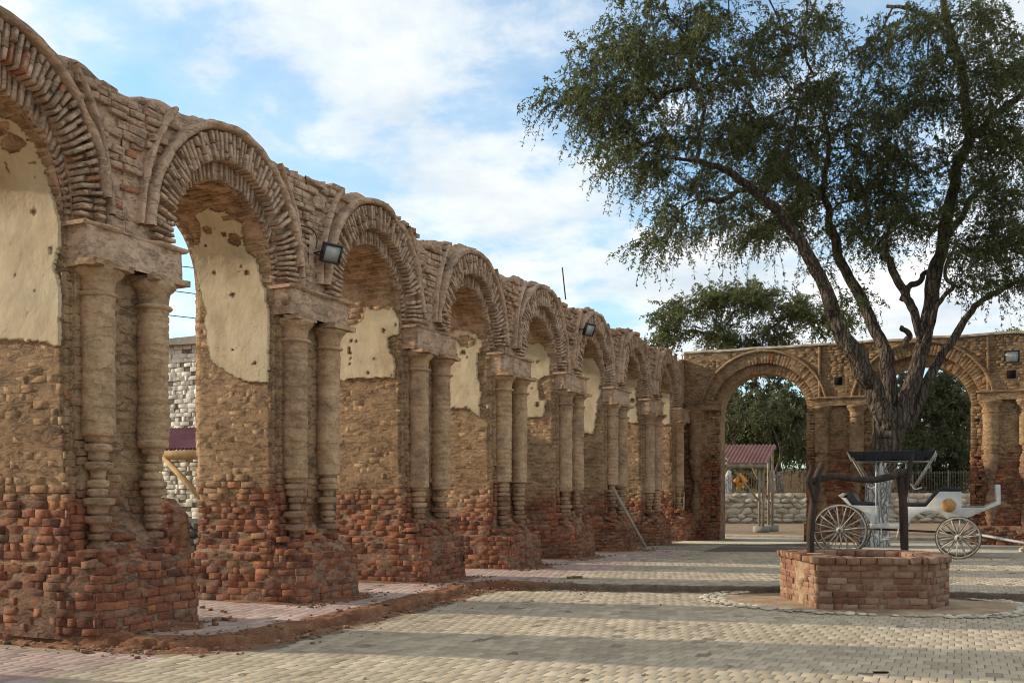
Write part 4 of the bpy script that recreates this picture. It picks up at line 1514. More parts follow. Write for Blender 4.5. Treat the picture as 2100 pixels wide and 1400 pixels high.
# pale stone step along the end wall's arches
mb = MB(); v, Fs = ring_wall([(1.0, 38.2), (4.9, 38.2), (4.9, 38.55), (1.0, 38.55)], [-0.02, 0.06, 0.10], 970, 0.015, top=True)
mb.add(v, Fs); tag(put('step', mb, M_COPING, norm=True), kind='structure')
mb = MB(); v, Fs = ring_wall([(5.5, 38.2), (12.9, 38.2), (12.9, 38.55), (5.5, 38.55)], [-0.02, 0.06, 0.10], 971, 0.015, top=True)
mb.add(v, Fs); tag(put('step', mb, M_COPING, norm=True), kind='structure')

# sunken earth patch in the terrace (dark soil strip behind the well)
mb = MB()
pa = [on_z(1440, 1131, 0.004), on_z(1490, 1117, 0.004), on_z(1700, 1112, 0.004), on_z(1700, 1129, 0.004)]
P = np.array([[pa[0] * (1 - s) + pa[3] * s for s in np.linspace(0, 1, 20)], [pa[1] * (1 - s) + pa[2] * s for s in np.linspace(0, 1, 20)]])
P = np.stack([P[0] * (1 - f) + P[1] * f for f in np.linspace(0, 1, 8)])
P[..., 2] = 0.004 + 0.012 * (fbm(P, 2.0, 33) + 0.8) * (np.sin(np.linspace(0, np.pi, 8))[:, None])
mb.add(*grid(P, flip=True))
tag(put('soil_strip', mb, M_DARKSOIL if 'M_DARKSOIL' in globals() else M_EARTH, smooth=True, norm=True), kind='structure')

# ------------------------------------------------------------------ the well
WZ0, WZ1 = LOW, 1.6 - (1.6 - 0.66) * WSC
WP = np.array([(7.40, 15.62), (8.92, 16.18), (9.20, 16.98), (8.72, 18.2), (7.35, 18.35), (6.52, 17.45)])
WP = CAM[:2] + (WP - CAM[:2]) * WSC
well = thing('brick_well', (7.95, 16.95, LOW), 'low brick well with flat overhanging rim inside an oval of pale cobbles', 'well')
WB = Bricks()
mb = MB()
wc = WP.mean(0)
v, Fs = ring_wall(WP, np.linspace(WZ0 - 0.02, WZ1 - 0.10, 10), 1001, 0.012)
mb.add(v, Fs)
inner = wc + (WP - wc) * 0.78
v, Fs = ring_wall(inner, np.linspace(WZ0 - 0.02, WZ1 - 0.02, 8), 1002, 0.012)
mb.add(v, [Fs[0][:, ::-1]])
# floor of the shaft
mb.add(np.column_stack([inner, np.full(len(inner), WZ0 + 0.03)]), [np.arange(len(inner))[None]])
wbody = put('wall', mb, M_WELLC if 'M_WELLC' in globals() else simple('well_mortar', (0.20, 0.115, 0.075), (0.33, 0.21, 0.14), 4.0, 0.95, 0.8, 0.02), well, smooth=True)
def well_brick_mat():
    m, t, b = new_mat('well_brick', 0.93)
    rnd, pos = isl_rand(t)
    c = t.ramp(rnd, [(0, (0.15, 0.070, 0.045)), (0.3, (0.215, 0.098, 0.060)), (0.55, (0.25, 0.122, 0.074)), (0.8, (0.28, 0.16, 0.098)), (1, (0.33, 0.215, 0.135))])
    dust = t.ramp(t.noise(pos, 2.0, 6.0, 0.65), [(0.48, 0.0), (0.66, 0.7)])
    c = t.mix(dust, c, (0.33, 0.225, 0.145))
    c = t.mix(1.0, c, t.ramp(t.noise(pos, 18.0, 5.0, 0.65), [(0.25, 0.75), (0.75, 1.22)]), 'MULTIPLY')
    t.L.new(c, b.inputs['Base Color'])
    bump(t, b, t.noise(pos, 16.0, 7.0, 0.7, 0.5), 0.8, 0.02)
    return m
M_WELL = well_brick_mat()
nW = len(WP)
for i in range(nW):
    p, q = WP[i], WP[(i + 1) % nW]
    L = np.linalg.norm(q - p); d = (q - p) / L
    wall_bricks(WB, (p[0], p[1], WZ0), (d[0], d[1], 0), (0, 0, 1), L, WZ1 - 0.11 - WZ0, lambda u, v: (0.012, 0.007, 0.03, 0), wbody, course=0.098, lmin=0.20, lmax=0.31, over=0.005)
    # rim course: headers laid flat, overhanging
    po, qo = wc + (p - wc) * 1.0, wc + (q - wc) * 1.0
    nrm = np.array([d[1], -d[0]])
    u = 0.0
    while u < L:
        l = rng.uniform(0.14, 0.30)
        l = min(l, L - u)
        if l > 0.05:
            for (dep, off) in ((0.24, 0.055 - 0.12), (0.20, 0.055 - 0.24 - 0.10)):
                c = p + d * (u + l / 2) + nrm * (off + rng.normal(0, 0.008))
                a_, b_, c_ = rot_jit(np.array([d[0], d[1], 0]), np.array([0, 0, 1.0]), np.array([nrm[0], nrm[1], 0]), 0.015)
                WB.add(np.array([c[0], c[1], WZ1 - 0.05 + rng.normal(0, 0.005)]), a_, b_, c_, l - 0.010, 0.10, dep, wbody)
        u += l
pA, pF = WP[0], WP[5]
dA = (pA - pF) / np.linalg.norm(pA - pF); nA = np.array([dA[1], -dA[0]])
ss = np.linspace(0.55, 1.55, 22); zs_ = np.linspace(WZ0, WZ1 - 0.11, 26)
SS, ZZ = np.meshgrid(ss, zs_, indexing='ij')
edge = np.sin(np.linspace(0, np.pi, 22))[:, None]
bul = (0.045 * edge + 0.03 * fbm(np.stack([SS, ZZ, 0 * SS], -1), 4.0, 1011, 3)) - 0.012
cut_ = fbm(np.stack([SS, ZZ, 0 * SS + 3], -1), 3.0, 1012, 3)
bul = np.where(cut_ > 0.25, -0.03, bul) * np.clip(edge * 3, 0, 1) - 0.03 * (1 - np.clip(edge * 3, 0, 1))
P = np.stack([pF[0] + dA[0] * SS + nA[0] * bul, pF[1] + dA[1] * SS + nA[1] * bul, ZZ], -1)
put('mud_patch', MB().add(*grid(P)), M_SAND, wbody, smooth=True, norm=False)
WB.flush('brick', 'brickwork', M_WELL, well)

# sandy bed and cobbles round the well
mb = MB()
a = np.linspace(0, 2 * np.pi, 64, endpoint=False)
rr = np.linspace(0.35, 1.0, 8)
A_, R_ = np.meshgrid(a, rr, indexing='ij')
X = WELL_C[0] + 0.02 + 2.5 * R_ * np.cos(A_); Y = WELL_C[1] + 0.05 + 1.86 * R_ * np.sin(A_)
Z = LOW + 0.012 + 0.02 * fbm(np.stack([X, Y, X * 0], -1), 2.0, 45) * (R_ < 0.97) - 0.02 * (R_ > 0.97)
mb.add(*grid(np.stack([X, Y, Z], -1), closed_u=True))
bed = tag(put('sandy_bed', mb, M_SAND, smooth=True, norm=True), kind='structure')
def pebble_mesh(seed):
    import bmesh
    bm = bmesh.new()
    bmesh.ops.create_icosphere(bm, subdivisions=1, radius=1.0)
    rs = np.random.default_rng(seed)
    for v in bm.verts:
        v.co *= 1 + rs.normal(0, 0.09)
    me = bpy.data.meshes.new('cobble'); bm.to_mesh(me); bm.free()
    me.materials.append(M_PEBBLE)
    me.polygons.foreach_set('use_smooth', np.ones(len(me.polygons), bool))
    return me
PEB = [pebble_mesh(i) for i in range(6)]
cnt = 0
for ring_i, k in enumerate((0.93, 0.985, 1.04)):
    s = 0.0
    while s < 2 * np.pi:
        x = WELL_C[0] + 0.02 + 2.42 * k * math.cos(s); y = WELL_C[1] + 0.05 + 1.80 * k * math.sin(s)
        sz = rng.uniform(0.05, 0.10)
        if not bank_side(x, y - 0.15) and cnt < 300:
            wide = 1.0 if x < 7.0 or x > 9.2 else (0.45 if ring_i != 1 else 0.8)
            if rng.random() < 0.95 * wide:
                M = Matrix.Translation((x + rng.normal(0, .02), y + rng.normal(0, .02), LOW + 0.015)) @ Matrix.Rotation(rng.uniform(0, 6.3), 4, 'Z') @ Matrix.Diagonal((sz, sz * rng.uniform(.6, .9), sz * rng.uniform(0.2, 0.32), 1))
                inst('cobble', PEB[int(rng.integers(6))], M, bed); cnt += 1
        s += sz * 1.75 / (2.42 if abs(math.sin(s)) < .6 else 2.4)
# the second small heap of pale stones at the frame's right
pc_ = on_z(2095, 1132, 0.0)
for i in range(14):
    sz = rng.uniform(0.07, 0.13)
    M = Matrix.Translation((pc_[0] + rng.uniform(-0.15, 1.3), pc_[1] + rng.normal(0, .16), 0.04 + (0.06 if i % 3 == 0 else 0))) @ Matrix.Rotation(rng.uniform(0, 6.3), 4, 'Z') @ Matrix.Diagonal((sz, sz * 0.75, sz * 0.55, 1))
    inst('cobble', PEB[int(rng.integers(6))], M, terrace)

# rough timber frame standing in the well
wf = thing('well_frame', (7.9, 16.9, WZ1), 'dark rough log frame of two forked posts and a crossbeam over the well', 'well frame')
def log(name, pts, rad, parent, sides=12, seed=1, rough=0.12, mat=None, per=6, ridge=0.05):
    P = smooth_path(pts, per)
    r = 0.86 * np.interp(np.linspace(0, 1, len(P)), np.linspace(0, 1, len(rad)), rad)
    mb = MB(); mb.add(*tube(P, r, sides, True, rough, seed, ridge))
    return put(name, mb, mat or M_LOG, parent, smooth=True)
tl, tr_ = 16.35 * WSC, 17.55 * WSC
pl = [at_depth(x, y, tl + dt) for (x, y, dt) in ((1664, 1145, 0), (1662, 1110, 0), (1664, 1070, 0), (1668, 1030, 0), (1672, 1000, .02), (1676, 975, .04), (1684, 955, .06), (1687, 948, .06))]
pl[0][2] = 0.2
post1 = log('post', pl, [0.072, 0.075, 0.08, 0.075, 0.085, 0.07, 0.06, 0.045], wf, seed=3)
log('fork', [at_depth(x, y, tl + d) for (x, y, d) in ((1670, 1030, -.02), (1662, 1000, -.12), (1658, 985, -.16), (1664, 962, -.16), (1661, 945, -.16))], [0.05, 0.055, 0.06, 0.045, 0.03], post1, seed=5)
pr = [at_depth(x, y, tr_ + dt) for (x, y, dt) in ((1856, 1140, 0), (1854, 1100, 0), (1853, 1050, 0), (1850, 1010, 0), (1846, 985, 0), (1842, 968, .02))]
pr[0][2] = 0.2
post2 = log('post', pr, [0.075, 0.078, 0.082, 0.08, 0.07, 0.05], wf, seed=7)
log('fork', [at_depth(x, y, tr_) for (x, y) in ((1853, 1025), (1858, 995), (1864, 970), (1868, 945), (1872, 930))], [0.06, 0.065, 0.055, 0.045, 0.03], post2, seed=8)
bp = [at_depth(x, y, tl + 0.02 + (tr_ - tl) * (x - 1668) / 186.0) for (x, y) in ((1657, 986), (1672, 984), (1705, 976), (1750, 981), (1790, 984), (1825, 977), (1850, 969), (1868, 968))]
log('crossbeam', bp, [0.06, 0.075, 0.062, 0.064, 0.07, 0.075, 0.075, 0.06], wf, seed=9)

# ------------------------------------------------------------------ the carriage (stands across the court, nose to +X)
CYN, CYF = 27.35, 28.45          # near and far side of the body
car = thing('carriage', (7.9, 27.9, 0), 'white open horse carriage with black canopy and seats, thin spoked wheels', 'carriage')
def crop7(pts):
    """points measured on an enlarged view of the photograph -> (X, z) on the near side of the body"""
    out = []
    for (x, y) in pts:
        p = on_y(1550 + x / 3.5, 900 + y / 3.5, CYN)
        out.append((p[0], p[2]))
    return np.array(out)
def slab(name, pts, y0, y1, mat, parent, bev=0.012):
    V, Fs = extrude_poly(crop7(pts), (0, y0, 0), (1, 0, 0), (0, 0, 1), (0, 1, 0), y1 - y0)
    mb = MB(); mb.add(V, Fs)
    o = put(name, mb, mat, parent, norm=True)
    if bev:
        md = o.modifiers.new('bevel', 'BEVEL'); md.width = bev; md.segments = 2; md.limit_method = 'ANGLE'
    return o
rear = [(612, 420), (645, 420), (690, 474), (858, 478), (860, 604), (822, 604), (800, 566), (775, 530), (745, 505), (700, 488), (668, 478)]
front = [(1085, 486), (1222, 486), (1318, 376), (1476, 376), (1476, 490), (1640, 490), (1728, 446), (1722, 326), (1756, 326), (1758, 466), (1500, 574), (1374, 574), (1340, 540), (1300, 522), (1250, 515), (1200, 522), (1150, 545), (1110, 580), (1088, 622)]
body = slab('body', front, CYN, CYF, M_WHITE, car)
slab('rear_body', rear, CYN, CYF, M_WHITE, car)
slab('rear_lip', [(590, 405), (625, 385), (645, 400), (612, 425)], CYN + 0.02, CYF - 0.02, M_OFFWHITE, car)
slab('floor', [(815, 606), (1090, 606), (1086, 640), (825, 640)], CYN - 0.01, CYF + 0.01, M_WHITE, car)
slab('rear_seat', [(648, 385), (675, 375), (695, 395), (730, 448), (858, 455), (858, 476), (712, 474), (690, 462)], CYN + 0.01, CYF - 0.01, M_BLACK, car, 0.02)
slab('front_seat', [(1084, 456), (1212, 456), (1290, 366), (1318, 374), (1228, 482), (1084, 482)], CYN + 0.01, CYF - 0.01, M_BLACK, car, 0.02)
slab('driver_seat', [(1312, 372), (1318, 345), (1470, 345), (1478, 358), (1476, 374)], CYN + 0.01, CYF - 0.01, M_BLACK, car, 0.02)
slab('footboard', [(1726, 330), (1734, 330), (1738, 444), (1650, 488), (1478, 488), (1478, 484), (1640, 480), (1728, 440)], CYN + 0.05, CYF - 0.05, M_TIMBER, car, 0)
# round lamp-like boss on the side
c7 = crop7([(1385, 475)])[0]
mb = MB()
prof = [(0.0, 0.15), (0.05, 0.145), (0.10, 0.12), (0.14, 0.08), (0.165, 0.04), (0.175, 0.0), (0.17, -0.01)]
ang = np.linspace(0, 2 * np.pi, 32, endpoint=False)
P = np.array([[(c7[0] + r_ * math.cos(a_), CYN - h_, c7[1] + r_ * math.sin(a_)) for (r_, h_) in prof] for a_ in ang])
mb.add(*grid(P, closed_u=True)); put('round_boss', mb, M_LAMP, car, smooth=True, norm=True)

def wheel(cx, cz, r, y, nsp, seed):
    # rim
    ang = np.linspace(0, 2 * np.pi, 48, endpoint=False)
    def torus(rc, hw, hy, name, mat, parent):
        sec = [(-hw, -hy), (hw, -hy), (hw, hy), (-hw, hy)]
        P = np.array([[(cx + (rc + s[0]) * math.cos(a_), y + s[1], cz + (rc + s[0]) * math.sin(a_)) for s in sec + sec[:1]] for a_ in ang])
        m_ = MB(); m_.add(*grid(P, closed_u=True))
        return put(name, m_, mat, parent, norm=True)
    ww = put('wheel', MB().add(*lathe_y(cx, cz, y, [(0.0, -0.10), (0.05, -0.10), (0.055, -0.07), (0.085, -0.055), (0.09, 0.0), (0.085, 0.055), (0.055, 0.07), (0.05, 0.10), (0.0, 0.10)], 20)), M_OFFWHITE, car, smooth=False, norm=True)
    torus(r - 0.035, 0.020, 0.022, 'rim', M_OFFWHITE, ww)
    torus(r - 0.008, 0.009, 0.026, 'tyre', M_IRON, ww)
    m_ = MB(); m_.add(*lathe_y(cx, cz, y - 0.105, [(0.0, -0.03), (0.03, -0.03), (0.035, 0.02)], 14)); put('hub_cap', m_, M_IRON, ww, norm=True)
    for i in range(nsp):
        a_ = 2 * np.pi * (i + 0.3) / nsp
        d = np.array([math.cos(a_), 0, math.sin(a_)])
        yo = 0.025 if i % 2 else -0.025
        P = np.array([np.array([cx, y + yo, cz]) + d * 0.07, np.array([cx, y + yo * .6, cz]) + d * (r * 0.55), np.array([cx, y, cz]) + d * (r - 0.04)])
        m_ = MB(); m_.add(*tube(P, [0.021, 0.017, 0.014], 6)); put('spoke', m_, M_OFFWHITE, ww, smooth=True)
def lathe_y(cx, cz, y, prof, sides):
    ang = np.linspace(0, 2 * np.pi, sides, endpoint=False)
    P = np.array([[(cx + r_ * math.cos(a_), y + h_, cz + r_ * math.sin(a_)) for (r_, h_) in prof] for a_ in ang])
    return grid(P, closed_u=True)
RW, FW = 0.70, 0.545
rx = on_y(1722, 1088, CYN - 0.12)[0]; fx = on_y(1965, 1104, CYN - 0.12)[0]
for yy in (CYN - 0.12, CYF + 0.12):
    wheel(rx, RW, RW, yy, 16, 1)
    wheel(fx, FW, FW, yy, 14, 2)
for (x_, z_) in ((rx, RW), (fx, FW)):
    mb = MB(); mb.add(*tube(np.array([(x_, CYN - 0.1, z_), (x_, 27.9, z_), (x_, CYF + 0.1, z_)]), 0.03, 10)); put('axle', mb, M_IRON, car)
    # leaf springs: a shallow pair of bows on each side
    for yy in (CYN + 0.12, CYF - 0.12):
        mb = MB()
        zt = 1.02 if x_ == rx else 0.98
        s = np.linspace(-1, 1, 13)
        for sg in (1, -1):
            P = np.stack([x_ + 0.42 * s, np.full_like(s, yy), (z_ + zt) / 2 + sg * ((zt - z_) / 2) * (1 - s ** 2)], -1)
            mb.add(*tube(P, 0.018, 6))
        put('spring', mb, M_OFFWHITE if x_ == fx else M_IRON, car)
# undercarriage turntable
mb = MB(); mb.add(*box((fx - 0.28, CYN + 0.1, 1.0), (fx + 0.28, CYF - 0.1, 1.08))); put('turntable', mb, M_IRON, car)
# canopy
def c7p(x, y, Y):
    p = on_y(1550 + x / 3.5, 900 + y / 3.5, CYN)
    return np.array([p[0], Y, p[2]])
corn = [c7p(665, 98, 0), c7p(1290, 92, 0)]
nx_, ny_ = 40, 16
xs = np.linspace(corn[0][0], corn[1][0], nx_); ysv = np.linspace(CYN - 0.12, CYF + 0.12, ny_)
zr = corn[0][2]
X, Y = np.meshgrid(xs, ysv, indexing='ij')
fx_ = (X - xs[0]) / (xs[-1] - xs[0])
Z = zr + 0.02 + 0.05 * np.sin((Y - ysv[0]) / (ysv[-1] - ysv[0]) * np.pi) - 0.035 * np.abs(np.sin(fx_ * np.pi * 3)) + 0.008 * fbm(np.stack([X, Y, 0 * X], -1), 5, 71)
canopy = put('canopy', MB().add(*grid(np.stack([X, Y, Z], -1))), M_CLOTH, car, smooth=True, norm=True)
# hanging valance with a scalloped lower edge
loop = [(x, ysv[0]) for x in np.linspace(xs[0], xs[-1], 60)] + [(xs[-1], y) for y in np.linspace(ysv[0], ysv[-1], 14)[1:]] + [(x, ysv[-1]) for x in np.linspace(xs[-1], xs[0], 60)[1:]] + [(xs[0], y) for y in np.linspace(ysv[-1], ysv[0], 14)[1:-1]]
loop = np.array(loop)
sarr = np.arange(len(loop))
rows = []
inset = 0.55 * np.array([(2 * (p[0] - xs[0]) / (xs[-1] - xs[0]) - 1) for p in loop]) ** 7
for k_, f in enumerate(np.linspace(0, 1, 6)):
    d_ = 0.255 * f * (0.92 + 0.08 * np.sin(sarr * 0.55))
    p = np.column_stack([loop[:, 0] - inset * 0.38 * f, loop[:, 1] + 0.03 * f * np.sin(sarr * 1.9 + 1) , zr + 0.015 - d_])
    rows.append(p)
P = np.array(rows)
P[..., 1] += 0.02 * fbm(P, 3, 73)
put('valance', MB().add(*grid(P.transpose(1, 0, 2), closed_u=True)), M_CLOTH, canopy, smooth=True)
def rod(a, b, r, mat, name='canopy_post', parent=None, mid=None):
    pts = [a, b] if mid is None else [a, mid, b]
    P = np.array(pts) if mid is None else smooth_path(np.array(pts), 6)
    mb = MB(); mb.add(*tube(P, r, 8)); return put(name, mb, mat, parent or car, smooth=True)
for Y_ in (CYN + 0.02, CYF - 0.02):
    rod(c7p(862, 140, Y_), c7p(860, 600, Y_), 0.017, M_WHITE)
    rod(c7p(1075, 140, Y_), c7p(1078, 470, Y_), 0.017, M_WHITE)
    rod(c7p(672, 110, Y_ - 0.03 if Y_ < 28 else Y_ + .03), c7p(800, 335, Y_), 0.016, M_OFFWHITE, 'canopy_brace')
    rod(c7p(1283, 105, Y_), c7p(1130, 345, Y_), 0.016, M_OFFWHITE, 'canopy_brace')
    rod(c7p(1270, 130, Y_), c7p(1150, 330, Y_), 0.010, M_OFFWHITE, 'canopy_brace')
    rod(c7p(715, 160, Y_), c7p(790, 290, Y_), 0.010, M_OFFWHITE, 'canopy_brace')
    rod(c7p(700, 160, Y_), c7p(1245, 156, Y_), 0.013, M_WHITE, 'canopy_rail')
    rod(c7p(798, 335, Y_), c7p(870, 335, Y_), 0.010, M_WHITE, 'rail_loop', mid=c7p(830, 352, Y_))
    rod(c7p(1110, 320, Y_), c7p(1190, 345, Y_), 0.010, M_WHITE, 'rail_loop', mid=c7p(1140, 358, Y_))
    for (xa, ya, xb, yb) in ((660, 96, 690, 165), (1275, 150, 1292, 84)):
        rod(c7p(xa, ya, Y_ - 0.12 if Y_ < 28 else Y_ + 0.12), c7p(xb, yb, Y_ - 0.12 if Y_ < 28 else Y_ + 0.12), 0.018, M_OFFWHITE, 'canopy_bow')
# door opening frame and step
rod(c7p(864, 478, CYN - 0.005), c7p(866, 590, CYN - 0.005), 0.014, M_WHITE, 'door_trim')
rod(c7p(866, 590, CYN - 0.005), c7p(1040, 600, CYN - 0.005), 0.014, M_WHITE, 'door_trim', mid=c7p(890, 602, CYN - 0.005))
for Y_ in (CYN - 0.02, CYF + 0.02):
    for (a_, b_) in (((900, 640), (906, 716)), ((1026, 640), (1008, 716)), ((906, 716), (1012, 716))):
        rod(c7p(*a_, Y_), c7p(*b_, Y_), 0.014, M_WHITE, 'step_bracket')
mb = MB(); q = crop7([(905, 712), (1010, 722)]); mb.add(*box((q[0][0], CYN - 0.16, q[1][1]), (q[1][0], CYN + 0.02, q[0][1]))); put('step', mb, M_TIMBER, car)
# reach pole, bar and shafts
rod((rx, 27.9, RW + 0.05), (fx, 27.9, FW + 0.1), 0.028, M_IRON, 'reach')
for Y_ in (27.62, 28.18):
    a0 = np.array([fx + 0.25, Y_, FW + 0.12])
    b0 = on_y(2240, 1140, Y_)
    rod(a0, np.array([fx + 3.1, Y_, 0.11]), [0.032, 0.024], M_WHITE, 'shaft')
rod((fx + 0.3, 27.5, FW + 0.1), (fx + 0.3, 28.3, FW + 0.1), 0.03, M_TIMBER, 'swingletree')

# ------------------------------------------------------------------ trees
def leaf_cloud(tips, dirs, n_twig, tl, droop, leaf_n, leaf_len, leaf_w, rs, tr=0.006):
    """arching twigs hung with small leaflets at each branch tip; returns (twig MB, leaf MB)"""
    tw, lf = MB(), MB()
    nt = len(tips) * n_twig
    P0 = np.repeat(tips, n_twig, 0) + rs.normal(0, 0.10, (nt, 3))
    D = np.repeat(dirs, n_twig, 0) + rs.normal(0, 0.75, (nt, 3))
    D[:, 2] = D[:, 2] * 0.6 + 0.15
    D /= np.linalg.norm(D, axis=1)[:, None]
    L = tl * rs.uniform(0.55, 1.35, nt)
    ns = 6
    s = np.linspace(0, 1, ns)
    dr = droop * rs.uniform(0.3, 1.5, nt)
    C = P0[:, None] + D[:, None] * (L[:, None] * s[None] * (1 - 0.25 * s[None] ** 2))[..., None]
    C[..., 2] -= dr[:, None] * (L[:, None] * s[None] ** 2)
    C += rs.normal(0, 0.018, C.shape) * s[None, :, None]
    # twigs: 3-sided tubes
    off = np.array([(math.cos(a), math.sin(a), 0) for a in (0.3, 2.4, 4.5)]) * tr
    rad = (1 - 0.75 * s)
    V = C[:, :, None, :] + off[None, None] * rad[None, :, None, None]
    base = (np.arange(nt) * ns * 3)[:, None, None]
    i = np.arange(ns - 1)[None, :, None]; k = np.arange(3)[None, None]
    a = base + i * 3 + k; b = base + i * 3 + (k + 1) % 3
    F = np.stack([a, b, b + 3, a + 3], -1).reshape(-1, 4)
    tw.add(V.reshape(-1, 3), F)
    # leaflets
    sl = rs.uniform(0.12, 1.0, (nt, leaf_n))
    f = sl * (ns - 1)
    i0 = np.clip(f.astype(int), 0, ns - 2); fr = (f - i0)[..., None]
    r_ = np.arange(nt)[:, None]
    Q = C[r_, i0] * (1 - fr) + C[r_, i0 + 1] * fr
    T = C[r_, i0 + 1] - C[r_, i0]
    T /= np.linalg.norm(T, axis=-1)[..., None] + 1e-9
    d = T * 0.35 + rs.normal(0, 0.75, Q.shape) + np.array([0, 0, -0.35])
    d /= np.linalg.norm(d, axis=-1)[..., None]
    sd = np.cross(d, rs.normal(0, 1, Q.shape)); sd /= np.linalg.norm(sd, axis=-1)[..., None] + 1e-9
    ll = leaf_len * rs.uniform(0.6, 1.35, (nt, leaf_n))[..., None]
    lw = leaf_w * rs.uniform(0.7, 1.3, (nt, leaf_n))[..., None]
    q0 = Q; q1 = Q + d * ll * 0.5 + sd * lw; q2 = Q + d * ll + rs.normal(0, 0.01, Q.shape); q3 = Q + d * ll * 0.5 - sd * lw
    V = np.stack([q0, q1, q2, q3], 2).reshape(-1, 3)
    lf.add(V, np.arange(len(V)).reshape(-1, 4))
    return tw, lf

def grow(skel, radii, attr, rs, tip_r=0.012, wig=0.10, expo=0.42, start_ok=None):
    """join scattered crown points to the limbs by short branches; returns list of polylines with radii"""
    nodes = [p for p in skel]
    parent = [-1] * len(nodes)
    usable = np.ones(len(nodes), bool) if start_ok is None else np.array(start_ok, bool)
    NN = np.array(nodes)
    cap = 60000
    buf = np.zeros((cap, 3)); buf[:len(NN)] = NN
    okb = np.zeros(cap, bool); okb[:len(NN)] = usable
    n = len(NN)
    d0 = np.min(np.linalg.norm(attr[:, None] - NN[usable][None, ::2], axis=2), axis=1)
    order = np.argsort(d0)
    tips, tdir = [], []
    count = {}
    for a in attr[order]:
        dv = buf[:n] - a
        dd = np.linalg.norm(dv, axis=1) + np.where(okb[:n], 0, 1e6)
        # prefer joining from lower / inner nodes a little
        dd = dd + 0.25 * np.clip(buf[:n, 2] - a[2], 0, None)
        j = int(np.argmin(dd))
        L = np.linalg.norm(a - buf[j])
        k = max(2, int(L / 0.35))
        s = np.linspace(0, 1, k + 1)[1:, None]
        mid = np.array([0, 0, 0.12 * L]) + rs.normal(0, wig * L, 3)
        path = buf[j] * (1 - s) + a * s + mid * (s * (1 - s) * 2) + rs.normal(0, 0.02, (k, 3)) * (1 - s)
        pr_ = j
        for q in path:
            buf[n] = q; okb[n] = True
            parent.append(pr_)
            pr_ = n
            n += 1
        tips.append(n - 1)
    # pipe model
    w_ = np.zeros(n)
    for t in tips:
        w_[t] += 1
    n0 = len(skel)
    for i in range(n - 1, n0 - 1, -1):
        if w_[i] == 0:
            w_[i] = 1
        p = parent[i]
        if p >= n0:
            w_[p] += w_[i]
    rad = tip_r * np.power(np.maximum(w_, 1), expo)
    # build polylines: one per tip back to the first node already drawn
    mb = MB()
    drawn = np.zeros(n, bool); drawn[:n0] = True
    child_max = sorted(tips, key=lambda t: -np.linalg.norm(buf[t] - buf[0]))
    for t in child_max:
        chain = [t]
        i = t
        while not drawn[i]:
            drawn[i] = True
            i = parent[i]
            chain.append(i)
        if len(chain) < 2:
            continue
        chain = chain[::-1]
        P = buf[chain]
        r = rad[chain].copy()
        if chain[0] < n0 or True:
            r[0] = r[1]
        sides = 8 if r[0] > 0.06 else (6 if r[0] > 0.03 else 4)
        if len(P) >= 2:
            mb.add(*tube(P, r, sides, False))
    tp = buf[tips]
    dr = np.array([buf[t] - buf[parent[t]] for t in tips])
    dr /= np.linalg.norm(dr, axis=1)[:, None] + 1e-9
    return mb, tp, dr

def crown_points(blobs, T0, rs, per=1.0):
    pts = []
    for (px, py, rp, n, dt, dd) in blobs:
        n = max(1, int(n * per))
        a = rs.normal(0, 1, (n, 3)); a /= np.linalg.norm(a, axis=1)[:, None]
        a *= (rs.uniform(0, 1, (n, 1)) ** 0.45)
        for v in a:
            pts.append(at_depth(px + v[0] * rp * 0.84, py + v[1] * rp * 0.55, T0 + dt + v[2] * dd))
    return np.array(pts)

